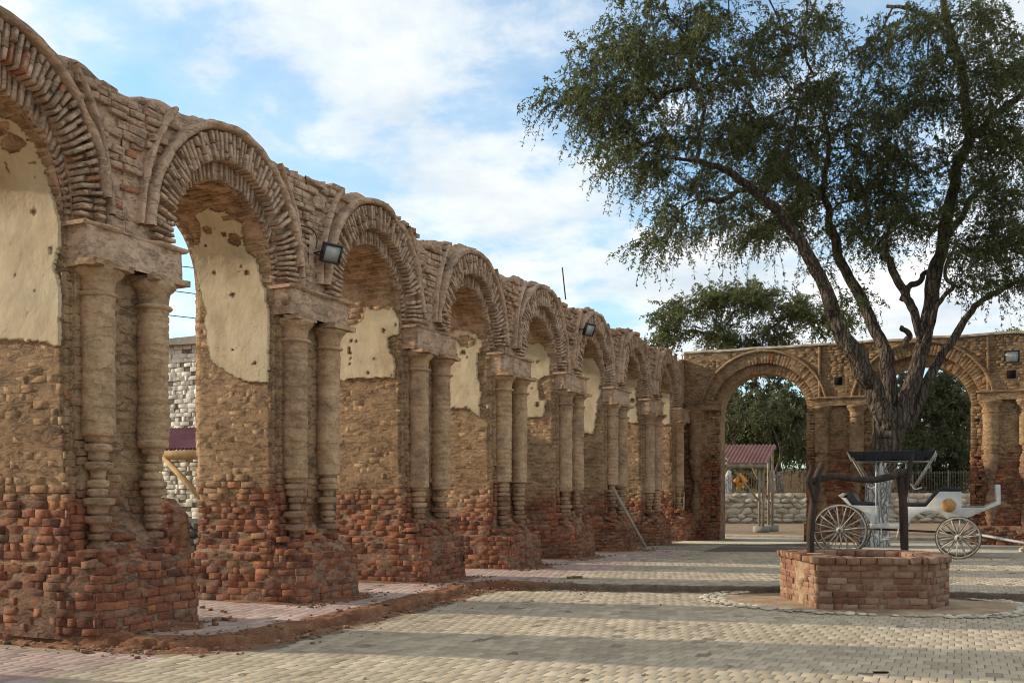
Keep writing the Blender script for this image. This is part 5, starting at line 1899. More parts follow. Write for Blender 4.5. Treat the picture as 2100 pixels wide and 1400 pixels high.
# ---- the big mesquite
rs = np.random.default_rng(42)
tb_ = on_z(1800, 1119, 0.0)
T0 = depth_of(tb_)
LIMBS = [   # pixel x, pixel y, radius in metres, depth offset
 ('trunk', [(1795, 1140, .72, 0), (1795, 1118, .62, 0), (1795, 1090, .53, 0), (1796, 1040, .49, 0), (1801, 980, .49, 0), (1816, 920, .53, 0), (1830, 870, .56, 0), (1838, 835, .50, 0)]),
 ('limb', [(1826, 890, .42, -.1), (1806, 830, .44, -.2), (1782, 775, .42, -.3), (1748, 715, .38, -.4), (1715, 650, .33, -.5), (1692, 585, .29, -.6), (1655, 515, .26, -.7), (1605, 450, .235, -.8), (1555, 402, .215, -.9), (1520, 375, .18, -1.), (1480, 345, .15, -1.1), (1440, 332, .12, -1.2), (1415, 325, .10, -1.3)]),
 ('limb', [(1836, 860, .36, .3), (1822, 780, .33, .35), (1812, 715, .30, .4), (1778, 640, .25, .6), (1740, 570, .22, .8), (1714, 505, .20, .9), (1700, 440, .17, 1.0), (1688, 380, .13, 1.1), (1700, 300, .10, 1.2), (1690, 230, .07, 1.3)]),
 ('limb', [(1845, 870, 0.386, -.1), (1872, 770, 0.353, -.1), (1897, 670, 0.336, -.1), (1918, 560, 0.302, 0), (1938, 440, 0.269, .1), (1962, 345, 0.252, .2), (1990, 275, 0.227, .2), (1980, 205, 0.202, .2), (1968, 130, 0.176, .2), (1945, 50, 0.151, .2), (1932, -40, 0.126, .2), (1915, -150, 0.092, .2)]),
 ('limb', [(1985, 285, .20, .2), (2030, 245, .17, .0), (2080, 205, .15, -.2), (2130, 150, .13, -.4), (2190, 70, .10, -.6)]),
 ('limb', [(1862, 880, .24, .2), (1900, 780, .22, .3), (1945, 705, .19, .5), (1985, 645, .16, .7), (2030, 610, .13, .9), (2090, 580, .10, 1.1), (2150, 560, .07, 1.2)]),
 ('limb', [(1892, 700, .20, -.35), (1868, 640, .19, -.5), (1845, 580, .175, -.55), (1820, 532, .16, -.6), (1814, 524, .15, -.6)]),
 ('limb', [(1850, 615, .14, -.2), (1862, 588, .13, 0.), (1890, 570, .12, .2), (1920, 552, .12, .2)]),
 ('limb', [(1530, 388, .12, -.95), (1500, 400, .11, -1.3), (1465, 408, .10, -1.6), (1438, 413, .085, -1.8)]),
 ('limb', [(1428, 330, .10, -1.2), (1436, 290, .09, -1.1), (1445, 240, .075, -1.0), (1430, 190, .06, -.9)]),
 ('limb', [(1560, 405, .13, -.9), (1590, 360, .12, -.4), (1620, 300, .10, .2), (1640, 230, .08, .7), (1660, 150, .06, 1.2)]),
 ('limb', [(1965, 130, .14, .2), (1930, 60, .12, .8), (1880, 20, .10, 1.4), (1820, 10, .08, 2.0)]),
 ('limb', [(1925, 520, .18, .1), (1960, 450, .15, 1.0), (2010, 390, .12, 2.0), (2070, 350, .09, 3.0)]),
 ('limb', [(1880, 745, .12, -.2), (1915, 640, .10, -.8), (1950, 590, .09, -1.4), (1935, 560, .08, -1.7), (1960, 500, .06, -2.0)]),
 ('stub', [(1850, 712, .14, -.4), (1862, 690, .12, -.6), (1842, 672, .11, -.7)]),
]
def knots(P, seed):
    s_ = np.arange(len(P)) * 0.5
    e_ = np.clip(np.arange(len(P)) / 10.0, 0, 1)[:, None]
    return np.stack([n1d(s_, 0.25, seed), n1d(s_, 0.25, seed + 50), n1d(s_, 0.25, seed + 90)], -1) * 0.085 * e_
mesq = thing('mesquite_tree', tuple(tb_), 'huge spreading mesquite tree with drooping fine leaves and whitewashed trunk foot behind the carriage', 'tree')
skel, srad, sok = [], [], []
for li, (nm, pts) in enumerate(LIMBS):
    P = smooth_path(np.array([at_depth(x, y, T0 + d) for (x, y, r_, d) in pts]), 14)
    if nm != 'trunk':
        P = P + knots(P, 20 + li)
    r_ = np.interp(np.linspace(0, len(pts) - 1, len(P)), np.arange(len(pts)), [p[2] for p in pts])
    big_ = r_.max() > 0.3
    if nm == 'trunk':
        # flare and buttresses at the foot
        mb = MB(); mb.add(*tube(P + knots(P, 3), r_ * 0.86, 72, True, 0.06, 3, 0.16))
        me = mb.mesh('trunk')
        me.materials.append(M_BARK); me.materials.append(M_LIME)
        zc_ = np.array([p.center[2] for p in me.polygons]); xc_ = np.array([p.center[0] for p in me.polygons])
        me.polygons.foreach_set('material_index', (zc_ < 2.35 + 0.28 * np.sin(xc_ * 9) + rs.normal(0, .06, len(zc_))).astype(np.int32))
        trunk = put('trunk', me, None, mesq, smooth=True)
    else:
        mb = MB(); mb.add(*tube(P, r_ * 0.74, 56 if big_ else 20, True, 0.10, 10 + li, 0.15))
        put('limb', mb, M_BARK, trunk, smooth=True)
    up = np.arange(len(P)) / len(P)
    for p, q, u in zip(P, r_, up):
        skel.append(p); srad.append(q); sok.append(q < 0.24 and nm == 'limb')
BLOBS = [  # px, py, radius px, branches, depth offset, depth spread
 (1180, 190, 75, 12, -1, 1.6), (1250, 130, 80, 14, -1, 2.2), (1240, 230, 80, 14, -1, 2), (1300, 60, 80, 14, -.5, 2.5), (1320, 190, 90, 18, -.5, 2.5), (1290, 300, 70, 13, -1.5, 2),
 (1370, 110, 90, 18, 0, 3), (1370, 280, 80, 17, -1, 2.5), (1340, 350, 55, 9, -1.5, 1.8), (1450, 50, 100, 20, 0, 3), (1450, 180, 100, 22, 0, 3.5), (1430, 380, 60, 10, -1.6, 2), (1400, 455, 55, 9, -1.8, 1.5),
 (1350, 490, 35, 5, -2, 1), (1500, 290, 80, 18, 0.5, 3), (1550, 130, 100, 22, 0.5, 3.5), (1570, 250, 90, 22, 1, 3), (1500, 440, 55, 11, -1, 2), (1590, 340, 70, 18, 1, 3), (1560, 470, 50, 10, 0.5, 2),
 (1640, 60, 100, 18, 1, 3.5), (1660, 190, 100, 22, 1, 3.5), (1690, 300, 90, 24, 1, 3), (1650, 400, 70, 18, 1.2, 3), (1750, 380, 80, 20, 1, 3), (1740, 470, 50, 12, 1, 2), (1620, 450, 45, 9, .8, 2),
 (1780, 100, 90, 13, 1, 3.5), (1790, 230, 90, 18, 1, 3.5), (1830, 320, 80, 18, 0.5, 3), (1850, 430, 75, 18, 0, 3), (1820, 500, 40, 7, 0, 2), (1890, 60, 80, 12, 0, 3.5), (1900, 220, 70, 14, .5, 3.5),
 (2010, 60, 90, 17, 0, 3.5), (2060, 160, 90, 20, 0, 3.5), (2060, 290, 90, 22, 0, 3.5), (2030, 400, 80, 20, 0, 3), (2090, 480, 80, 20, 0, 3), (2000, 500, 60, 15, -.5, 2.5), (2060, 590, 45, 7, .8, 1.5), (1975, 575, 35, 5, -1, 1.5),
 (2160, 100, 90, 14, 0, 3.5), (2180, 260, 90, 14, 0, 3.5), (2190, 400, 90, 14, 0, 3), (2180, 540, 60, 8, 0, 2), (1350, -40, 90, 11, 0, 3), (1500, -80, 110, 13, 0, 3), (1680, -110, 120, 13, 0, 3.5), (1850, -130, 120, 12, 0, 3.5), (2030, -110, 120, 12, 0, 3.5), (2200, -50, 110, 10, 0, 3.5),
 (1965, 130, 55, 10, -1.6, 1.2), (1955, 330, 50, 9, -1.6, 1.2), (2020, 230, 60, 10, -1.8, 1.2), (1900, 140, 50, 8, -1, 1.5), (1930, 450, 45, 7, -1.6, 1.0),
 (1700, 540, 20, 2, -.5, .5), (1760, 610, 25, 3, .8, .6), (1720, 610, 20, 2, -.4, .5)]
attr = crown_points(BLOBS, T0, rs, 1.12)
bmb, tips, tdir = grow(np.array(skel), srad, attr, rs, 0.011, 0.10, 0.42, sok)
crown = put('crown', bmb, M_BARK, mesq, smooth=True)
tw, lf = leaf_cloud(tips, tdir, 9, 1.2, 0.60, 32, 0.12, 0.020, rs, 0.008)
tag(put('twigs', tw, M_TWIG, crown), kind='stuff')
tag(put('foliage', lf, M_LEAF, crown), kind='stuff')

# ---- trees beyond the walls
def back_tree(name, label, base, h, blobs, T, leafm, lime, n_twig, leaf_n, tl, ll, lw, seed, group='trees beyond the end wall', r0=0.22, fork=None, droop=0.35):
    r2 = np.random.default_rng(seed)
    t = thing(name, tuple(base), label, 'tree', group)
    att = crown_points(blobs, T, r2)
    cen = att.mean(0)
    base = np.asarray(base, float)
    b0 = base - np.array([0, 0, 0.4])
    mid = base + np.array([r2.normal(0, .3), r2.normal(0, .3), h * 0.5])
    P = smooth_path(np.array([b0, base + [0, 0, .2], mid, base + (cen - base) * [0.4, 0.4, 0] + [0, 0, h]]), 6)
    r_ = np.linspace(r0 * 1.25, r0 * 0.75, len(P))
    mb = MB(); mb.add(*tube(P, r_, 12, True, 0.08, seed, 0.06))
    me = mb.mesh('trunk'); me.materials.append(M_BARK); me.materials.append(M_LIME)
    zc_ = np.array([p.center[2] for p in me.polygons])
    me.polygons.foreach_set('material_index', (zc_ < base[2] + lime).astype(np.int32))
    put('trunk', me, None, t, smooth=True)
    sk = [p for p in P]
    ok = [False] * (len(P) - 2) + [True, True]
    # a few main limbs
    k = min(5, len(att))
    far = att[r2.choice(len(att), k, replace=False)]
    mb2 = MB()
    for f in far:
        e = P[-1] + (f - P[-1]) * 0.7
        m_ = (P[-1] + e) / 2 + r2.normal(0, 0.3, 3) + [0, 0, 0.3]
        Q = smooth_path(np.array([P[-1], m_, e]), 6)
        mb2.add(*tube(Q, np.linspace(r0 * 0.55, r0 * 0.2, len(Q)), 8, False, 0.08, seed + 3))
        for q in Q[2:]:
            sk.append(q); ok.append(True)
    bm_, tp, td = grow(np.array(sk), None, att, r2, 0.016, 0.10, 0.42, ok)
    c = put('crown', bm_, M_BARK, t, smooth=True)
    put('limbs', mb2, M_BARK, c, smooth=True)
    tw_, lf_ = leaf_cloud(tp, td, n_twig, tl, droop, leaf_n, ll, lw, r2, 0.01)
    tag(put('twigs', tw_, M_TWIG, c), kind='stuff')
    tag(put('foliage', lf_, leafm, c), kind='stuff')
    return t

def bank_top(px, t=67.0):
    return at_depth(px, 1017, t) * [1, 1, 0] + [0, 0, 1.72]

back_tree('mesquite_tree', 'pale green feathery tree rising above the corner where arcade and end wall meet', bank_top(1500), 4.6,
          [(1400, 650, 55, 16, 0, 2.0), (1470, 620, 50, 18, 0, 2.0), (1550, 615, 55, 22, 0, 2.5), (1630, 640, 55, 20, 0, 2.5), (1700, 660, 50, 14, 0, 2.0), (1370, 690, 40, 10, 0, 1.5), (1480, 690, 60, 20, 0, 2.5), (1580, 700, 60, 18, 0, 2.5)],
          depth_of(bank_top(1500)), M_LEAF2, 1.5, 13, 22, 1.7, 0.22, 0.04, 5, r0=0.3, droop=0.3)
back_tree('mesquite_tree', 'dark leafed tree filling the arch above the tin roofed shelter', bank_top(1600), 3.8,
          [(1500, 830, 50, 16, 0, 2.0), (1550, 850, 55, 20, 0, 2.2), (1600, 850, 50, 18, 0, 2.0), (1640, 830, 45, 14, 0, 2.0), (1520, 890, 40, 14, 0, 1.6), (1590, 790, 50, 9, 0, 2.0), (1500, 780, 40, 8, 0, 2.0), (1630, 920, 45, 12, 0, 1.6), (1690, 880, 50, 12, 0, 2)],
          depth_of(bank_top(1600)), M_LEAF3, 1.6, 14, 22, 1.6, 0.22, 0.045, 6, r0=0.26, droop=0.5)
back_tree('mesquite_tree', 'dense dark green tree behind the carriage seen through the second wide arch', bank_top(1905), 3.0,
          [(1870, 850, 50, 18, 0, 2.0), (1930, 830, 55, 22, 0, 2.2), (1985, 850, 50, 20, 0, 2.0), (1900, 920, 50, 22, 0, 2.0), (1960, 930, 50, 22, 0, 1.8), (1880, 970, 35, 14, 0, 1.4), (1940, 975, 35, 14, 0, 1.4), (1940, 790, 45, 9, 0, 1.8), (2010, 940, 30, 9, 0, 1.5), (1850, 780, 40, 9, 0, 2)],
          depth_of(bank_top(1905)), M_LEAF3, 1.4, 14, 22, 1.5, 0.22, 0.045, 7, r0=0.26, droop=0.4)
back_tree('mesquite_tree', 'small pale tree top showing over the end wall beside the floodlight', bank_top(2110), 5.0,
          [(2090, 700, 40, 12, 0, 2), (2140, 690, 50, 14, 0, 2), (2050, 715, 30, 6, 0, 1.5)],
          depth_of(bank_top(2110)), M_LEAF2, 1.4, 8, 12, 1.2, 0.22, 0.045, 8, r0=0.2)
back_tree('mesquite_tree', 'yellow green sunlit bush under the shelter roof beside the orange sign', bank_top(1533), 1.8,
          [(1535, 965, 26, 12, 0, 1.2), (1560, 950, 24, 9, 0, 1.2), (1515, 950, 24, 8, 0, 1.2)],
          depth_of(bank_top(1533)), M_LEAF4, 0.0, 9, 16, 1.2, 0.26, 0.07, 9, r0=0.14)

for (lab, px, T_, h_, blobs, lm, sd_) in (
    ('tall dark tree in the far row behind the shelter and its neighbouring tree', 1560, 86.0, 4.5, [(1490, 880, 40, 12, 0, 3), (1540, 900, 40, 14, 0, 3), (1600, 900, 40, 14, 0, 3), (1650, 900, 40, 12, 0, 3), (1560, 850, 50, 14, 0, 3), (1640, 850, 45, 12, 0, 3), (1480, 830, 35, 9, 0, 3)], M_LEAF3, 31),
    ('broad olive tree in the far row between the two wide arches', 1740, 90.0, 4.5, [(1690, 890, 45, 12, 0, 3), (1740, 880, 50, 14, 0, 3), (1800, 880, 50, 14, 0, 3), (1850, 900, 40, 12, 0, 3), (1760, 820, 50, 10, 0, 3)], M_LEAF2, 32),
    ('broad dark tree in the far row behind the dense tree of the second wide arch', 1950, 88.0, 4.5, [(1880, 900, 40, 12, 0, 3), (1930, 890, 45, 14, 0, 3), (1990, 900, 45, 14, 0, 3), (2040, 890, 45, 12, 0, 3), (1900, 830, 45, 12, 0, 3), (1970, 830, 50, 14, 0, 3), (2030, 830, 40, 10, 0, 3)], M_LEAF3, 33)):
    back_tree('mesquite_tree', lab, at_depth(px, 1017, T_) * [1, 1, 0] + [0, 0, 1.2], h_, blobs, T_, lm, 0.0, 14, 18, 2.2, 0.42, 0.085, sd_, r0=0.3, droop=0.3)

# long tan boundary wall in the distance behind the fence
fw0, fw1 = at_depth(1380, 1017, 99.0) * [1, 1, 0], at_depth(2350, 1017, 95.0) * [1, 1, 0]
d_ = (fw1 - fw0) / np.linalg.norm(fw1 - fw0); nn_ = np.cross([0, 0, 1.0], d_)
V, Fs = ring_wall([tuple(fw0[:2]), tuple(fw1[:2]), tuple((fw1 + nn_ * 0.4)[:2]), tuple((fw0 + nn_ * 0.4)[:2])], np.linspace(-0.5, 4.4, 8), 1600, 0.05, top=True, step=1.5)
tag(put('adobe_wall', MB().add(V, Fs), M_SAND, norm=True), 'long plain tan adobe wall far behind the bar fence', 'wall')

# ------------------------------------------------------------------ stone bank, fence, shelter, sign behind the end wall
BT = 60.0
def rubble_bank():
    root = tag(put('stone_bank', MB().add(*grid(np.array([[at_depth(x, 1017, BT) * [1, 1, 0] + FWD * d_ + [0, 0, z_] for (d_, z_) in ((0, -0.1), (0.15, 0.6), (0.45, 1.35), (0.8, 1.72), (2.5, 1.8), (9.0, 1.75), (26.0, 1.5), (40, -0.3))] for x in np.linspace(1380, 2300, 60)]))), M_SAND, smooth=True, norm=True), 'low bank faced with rubble stones behind the end wall', 'stone bank')
    return root
bank_o = rubble_bank()
def stone_mesh(seed, mat):
    import bmesh
    bm = bmesh.new()
    bmesh.ops.create_icosphere(bm, subdivisions=2, radius=1.0)
    r2 = np.random.default_rng(seed)
    dirs = r2.normal(0, 1, (7, 3)); dirs /= np.linalg.norm(dirs, axis=1)[:, None]
    for v in bm.verts:
        p = np.array(v.co)
        for d in dirs:
            k = p @ d - 0.72
            if k > 0:
                p = p - d * k
        v.co = p
    me = bpy.data.meshes.new('stone'); bm.to_mesh(me); bm.free()
    me.materials.append(mat)
    return me
STN = [stone_mesh(i + 20, M_RUBBLE) for i in range(7)]
r3 = np.random.default_rng(3)
z = 0.12
row = 0
cnt = 0
while z < 1.62:
    hgt = r3.uniform(0.26, 0.42)
    x = 1415.0 + r3.uniform(0, 15)
    while x < 2120:
        wd = r3.uniform(0.5, 1.0)
        wp = wd / BT * FPX
        slope = np.interp(z, [-0.1, 0.6, 1.35, 1.72], [0, 0.15, 0.45, 0.8])
        vis = (1465 < x < 1665) or (1735 < x < 2010)
        if cnt < 300 and vis:
            c = at_depth(x + wp / 2, 1017, BT) * [1, 1, 0] + FWD * slope + [0, 0, z]
            M = Matrix.Translation(c) @ Matrix.Rotation(TH + r3.normal(0, 0.1), 4, 'Z') @ Matrix.Rotation(r3.normal(0, 0.22), 4, 'Y') @ Matrix.Diagonal((wd * 0.56, 0.22, hgt * 0.62, 1))
            inst('stone', STN[int(r3.integers(7))], M, bank_o); cnt += 1
        x += wp * 0.98
    z += hgt * 0.92
    row += 1

def bar_fence(name, label, pts, z0, h, gap, mat, group=None, cat='fence', nmax=300, r=0.014):
    base = np.array([pts[0][0], pts[0][1], z0])
    f = thing(name, tuple(base), label, cat, group)
    P = np.array(pts, float)
    seg = P[1] - P[0]; L = np.linalg.norm(seg); d = seg / L
    n = min(nmax, int(L / gap))
    dm = np.array([d[0], d[1], 0])
    me = None
    for i in range(n + 1):
        q = P[0] + d * (i * gap)
        if me is None:
            mb = MB(); mb.add(*tube(np.array([(0, 0, 0), (0, 0, h)]), r, 4)); me = mb.mesh('bar'); me.materials.append(mat)
        inst('bar', me, Matrix.Translation((q[0], q[1], z0)), f)
    for zz_ in (0.12 * h, 0.92 * h):
        V, F = obox(np.array([*(P[0] + d * L / 2), z0 + zz_]), dm, np.cross([0, 0, 1], dm), (0, 0, 1), L, 0.03, 0.04)
        put('rail', MB().add(V, F), mat, f)
    k = int(L / 2.5) + 1
    for i in range(k + 1):
        q = P[0] + d * (L * i / k)
        put('post', MB().add(*box((q[0] - .035, q[1] - .035, z0 - 0.15), (q[0] + .035, q[1] + .035, z0 + h + 0.06))), mat, f)
    return f
fa, fb = at_depth(1430, 1017, BT + 5), at_depth(2020, 1017, BT + 4)
bar_fence('bar_fence', 'brown metal bar fence standing on top of the stone bank', [fa[:2], fb[:2]], 1.72, 1.55, 0.17, M_FENCE)

# shelter with a red corrugated roof
def corrugated(name, a, b, up, mat, parent, pitch=0.16, amp=0.032, n_per=6, thick=0.012):
    """sheet spanned by the eave a->b and the vector up; ribs run along up"""
    a, b, up = np.asarray(a), np.asarray(b), np.asarray(up)
    L = np.linalg.norm(b - a)
    n = int(L / pitch * n_per)
    s = np.linspace(0, 1, n)
    nrm = np.cross(b - a, up); nrm /= np.linalg.norm(nrm)
    if nrm[2] < 0:
        nrm = -nrm
    off = amp * np.sin(s * L / pitch * 2 * np.pi)
    P = []
    for f in np.linspace(0, 1, 4):
        P.append(a + (b - a) * s[:, None] + up * f + nrm * off[:, None])
    P = np.array(P)
    mb = MB(); mb.add(*grid(P)); mb.add(*grid(P - nrm * thick, flip=True))
    return put(name, mb, mat, parent, smooth=True)
ST = 43.0
sb = on_z(1561, 1091, 0.0)
ST = depth_of(sb)
shel = thing('shelter', tuple(sb), 'open timber shelter with red corrugated roof seen through the first wide arch', 'shelter')
ea, eb = at_depth(1330, 955, ST - 0.1), at_depth(1573, 950, ST - 0.1)
ea[2] = eb[2] = (ea[2] + eb[2]) / 2
ra = at_depth(1592, 914, ST + 1.9)
up_ = ra - eb
corrugated('roof', ea + [0, 0, 0.06], eb + [0, 0, 0.06], up_, M_TIN, shel, 0.17, 0.04)
dv = (eb - ea); dl = np.linalg.norm(dv); dv = dv / dl
V, F = obox((ea + eb) / 2 + [0, 0, -0.06], dv, np.cross([0, 0, 1], dv), (0, 0, 1), dl, 0.08, 0.17); put('beam', MB().add(V, F), M_TIMBER, shel)
V, F = obox((ea + eb) / 2 + up_ * [.97, .97, .97] + [0, 0, -0.06], dv, np.cross([0, 0, 1], dv), (0, 0, 1), dl, 0.08, 0.17); put('beam', MB().add(V, F), M_TIMBER, shel)
pk_ = up_ * [1, 1, 0]
for (px, back) in ((1561, 0), (1561, 1), (1400, 0), (1400, 1)):
    b0 = at_depth(px, 1017, ST) * [1, 1, 0]
    if back:
        b0 = b0 + pk_ * 0.98
    ztop_ = ea[2] - 0.1 + (up_[2] if back else 0)
    for dx in (-0.085, 0.085):
        q = b0 + dv * dx
        put('post', MB().add(*obox(q + [0, 0, ztop_ / 2 + 0.05], dv, np.cross([0, 0, 1], dv), (0, 0, 1), 0.10, 0.09, ztop_ - 0.1)), M_TIMBER, shel)
    put('footing', MB().add(*obox(b0 + [0, 0, 0.12], dv, np.cross([0, 0, 1], dv), (0, 0, 1), 0.62, 0.5, 0.3)), M_CONC, shel)
    sgn = -1 if px == 1561 else 1
    rod(b0 + [0, 0, 1.25], b0 + dv * (sgn * 1.3) + [0, 0, ztop_ + 0.02], 0.045, M_TIMBER, 'brace', shel)
rod(at_depth(1480, 935, ST + 0.3), at_depth(1562, 990, ST + 0.3), 0.05, M_TIMBER, 'brace', shel)

# orange warning sign on a post behind the bank
sp_ = at_depth(1519, 985, BT + 2.2)
sg = thing('warning_sign', (sp_[0], sp_[1], 1.78), 'orange diamond road sign with black mark under the shelter roof', 'sign')
V, Fs = extrude_poly([(0, 0.48), (0.48, 0), (0, -0.48), (-0.48, 0)], sp_, RIGHT, UP, FWD, 0.02)
plate = put('plate', MB().add(V, Fs), M_SIGN, sg, norm=True)
V, Fs = extrude_poly([(-0.10, 0.16), (0.06, 0.2), (0.16, 0.04), (0.08, -0.04), (0.12, -0.2), (-0.02, -0.08), (-0.16, -0.16), (-0.06, 0.02)], sp_ - FWD * 0.012, RIGHT, UP, FWD, 0.008)
put('mark', MB().add(V, Fs), M_BLACKMET, plate, norm=True)
rod((sp_[0] + FWD[0] * 0.05, sp_[1] + FWD[1] * 0.05, 1.6), (sp_[0] + FWD[0] * 0.05, sp_[1] + FWD[1] * 0.05, sp_[2] + 0.3), 0.03, M_FENCE, 'post', sg)

# whitewashed trunks of the trees along the bank
for (px, lab, lean) in ((1490, 'whitewashed forked tree trunk on the bank left of the orange sign', 0.5), (1586, 'thin whitewashed tree trunk on the bank right of the shelter posts', 0.12)):
    b0 = at_depth(px, 1017, BT + 2.0) * [1, 1, 0] + [0, 0, 1.7]
    t = thing('whitewashed_tree', tuple(b0), lab, 'tree')
    rr_ = 0.34 if px == 1490 else 0.16
    P = smooth_path(np.array([b0 - [0, 0, 0.2], b0 + [0, 0, 0.7], b0 + RIGHT * lean * 0.5 + [0, 0, 1.5]]), 5)
    put('trunk', MB().add(*tube(P, np.linspace(rr_, rr_ * 0.6, len(P)), 10, True, 0.1, 5)), M_LIME, t, smooth=True)
    P2 = smooth_path(np.array([P[-1] - [0, 0, .2], P[-1] + RIGHT * 0.4 + [0, 0, 1.2], P[-1] - RIGHT * 0.2 + [0, 0, 3.0]]), 5)
    put('upper_trunk', MB().add(*tube(P2, np.linspace(rr_ * 0.6, 0.05, len(P2)), 8, True, 0.1, 6)), M_BARK, t, smooth=True)
    att = P2[-1] + np.random.default_rng(px).normal(0, 1, (22, 3)) * [1.5, 1.5, 0.9] + [0, 0, 0.8]
    bm_, tp, td = grow(P2, None, att, rs, 0.016, 0.1, 0.42, [False] * (len(P2) - 4) + [True] * 4)
    c_ = put('crown', bm_, M_BARK, t, smooth=True)
    tw_, lf_ = leaf_cloud(tp, td, 8, 1.3, 0.4, 14, 0.25, 0.05, rs, 0.01)
    tag(put('twigs', tw_, M_TWIG, c_), kind='stuff'); tag(put('foliage', lf_, M_LEAF3, c_), kind='stuff')

# ------------------------------------------------------------------ behind the arcade: limewashed house, awning, ruin, fence
HT = 27.0
hc = at_depth(372, 1017, HT)
HX, HYY = hc[0], hc[1]
house = thing('whitewashed_house', (HX, HYY, 0), 'whitewashed brick house with worn paint seen through the arch beyond the arcade', 'house')
# its visible wall faces the camera across the arch (normal towards -Y), running along X
hx0, hx1 = HX - 9.0, HX + 1.6
hz = 1.6 + (HOR - 700) / FPX * HT
v, Fs = ring_wall([(hx0, HYY), (hx1, HYY), (hx1, HYY + 7), (hx0, HYY + 7)], np.arange(0, hz + 0.01, 0.2), 1201, 0.02, step=0.25, top=True)
hw = put('wall', MB().add(v, Fs), M_HOUSEJ, house, norm=True)
HB = Bricks()
a0, a1 = on_y(318, 1000, HYY)[0], on_y(425, 1000, HYY)[0]
wall_bricks(HB, (hx0, HYY, 0.3), (1, 0, 0), (0, 0, 1), hx1 - hx0, hz - 0.4, lambda u, v: (0.02, 0.012, 0.07, 0), hw, course=0.125, lmin=0.22, lmax=0.36)
HB.flush('brick', 'brickwork', M_HOUSE, house, 280)
# mud roof with a swell and a projecting course
rxs = np.linspace(hx0 - 0.2, hx1 + 0.25, 40); rys = np.linspace(HYY - 0.25, HYY + 7.2, 20)
X, Y = np.meshgrid(rxs, rys, indexing='ij')
Z = hz + 0.05 + 0.55 * np.clip((X - (HX - 0.8)) / 2.0, 0, 1) * np.clip((Y - HYY) / 1.5 + .1, 0, 1) + 0.06 * fbm(np.stack([X, Y, 0 * X], -1), 1.0, 1203) + 0.25 * np.clip((Y - HYY) / 3, 0, 1)
top_ = np.stack([X, Y, Z], -1); bot_ = top_.copy(); bot_[..., 2] = hz - 0.12 + 0.03 * fbm(top_, 2, 3)
mb = MB(); mb.add(*grid(top_)); mb.add(*grid(bot_, flip=True))
for e in (np.s_[:, 0], np.s_[:, -1], np.s_[0, :], np.s_[-1, :]):
    mb.add(*grid(np.stack([bot_[e], top_[e]], 0)))
put('roof', mb, M_CONC, house, norm=True)

# maroon corrugated awning on a timber eave with a slanting strut
AT = 24.5
ay = on_z(365, 1017 + 3200 / AT, 0)[1]
aw = thing('tin_awning', (on_y(330, 930, ay)[0], ay, 0), 'maroon corrugated awning on a yellow timber strut in front of the whitewashed house', 'awning')
e0, e1 = on_y(240, 918, ay), on_y(460, 918, ay)
e0[2] = e1[2] = on_y(365, 920, ay)[2]
corrugated('roof', e0, e1, np.array([0, 2.2, 0.78]), M_TIN2, aw, 0.13, 0.035)
put('eave_board', MB().add(*box((e0[0], ay - 0.02, e0[2] - 0.27), (e1[0], ay + 0.05, e0[2] - 0.04))), M_CANE, aw)
rod(on_y(336, 938, ay + 0.03), on_y(440, 1050, ay + 0.03), 0.075, M_CANE, 'strut', aw)
rod((e0[0] + 0.3, ay + 0.2, 0.0), (e0[0] + 0.3, ay + 0.2, e0[2]), 0.07, M_CANE, 'post', aw)
rod((e1[0] - 0.6, ay + 0.2, 0.0), (e1[0] - 0.6, ay + 0.2, e0[2]), 0.07, M_CANE, 'post', aw)

# stump of a ruined brick wall
RT = 19.0
ry = on_z(340, 1017 + 3200 / RT, 0)[1]
ru = thing('ruined_wall', (on_y(340, 1100, ry)[0], ry, 0), 'stump of dark red brick wall with a rounded broken top beyond the arcade', 'ruined wall')
RB = Bricks()
prof = [(258, 1180), (260, 1060), (290, 1030), (308, 1020), (328, 1022), (342, 1040), (356, 1056), (359, 1090), (361, 1130), (367, 1160), (371, 1190)]
pp = np.array([[on_y(x, y, ry)[0], max(-0.05, on_y(x, y, ry)[2])] for (x, y) in prof])
V, Fs = extrude_poly(pp, (0, ry + 0.02, 0), (1, 0, 0), (0, 0, 1), (0, 1, 0), 0.38)
rw = put('wall', MB().add(V, Fs), M_CORE, ru, norm=True)
x0_, x1_ = pp[:, 0].min(), pp[:, 0].max()
wall_bricks(RB, (x0_, ry, 0.0), (1, 0, 0), (0, 0, 1), x1_ - x0_, pp[:, 1].max() + 0.1, lambda u, v: (0.02, 0.018, 0.05, 0), rw,
            skip=lambda u, v: not in_poly(np.array([x0_ + u]), np.array([v - 0.03]), pp)[0])
RB.flush('brick', 'brickwork', M_RUIN if 'M_RUIN' in globals() else M_BRICK, ru)

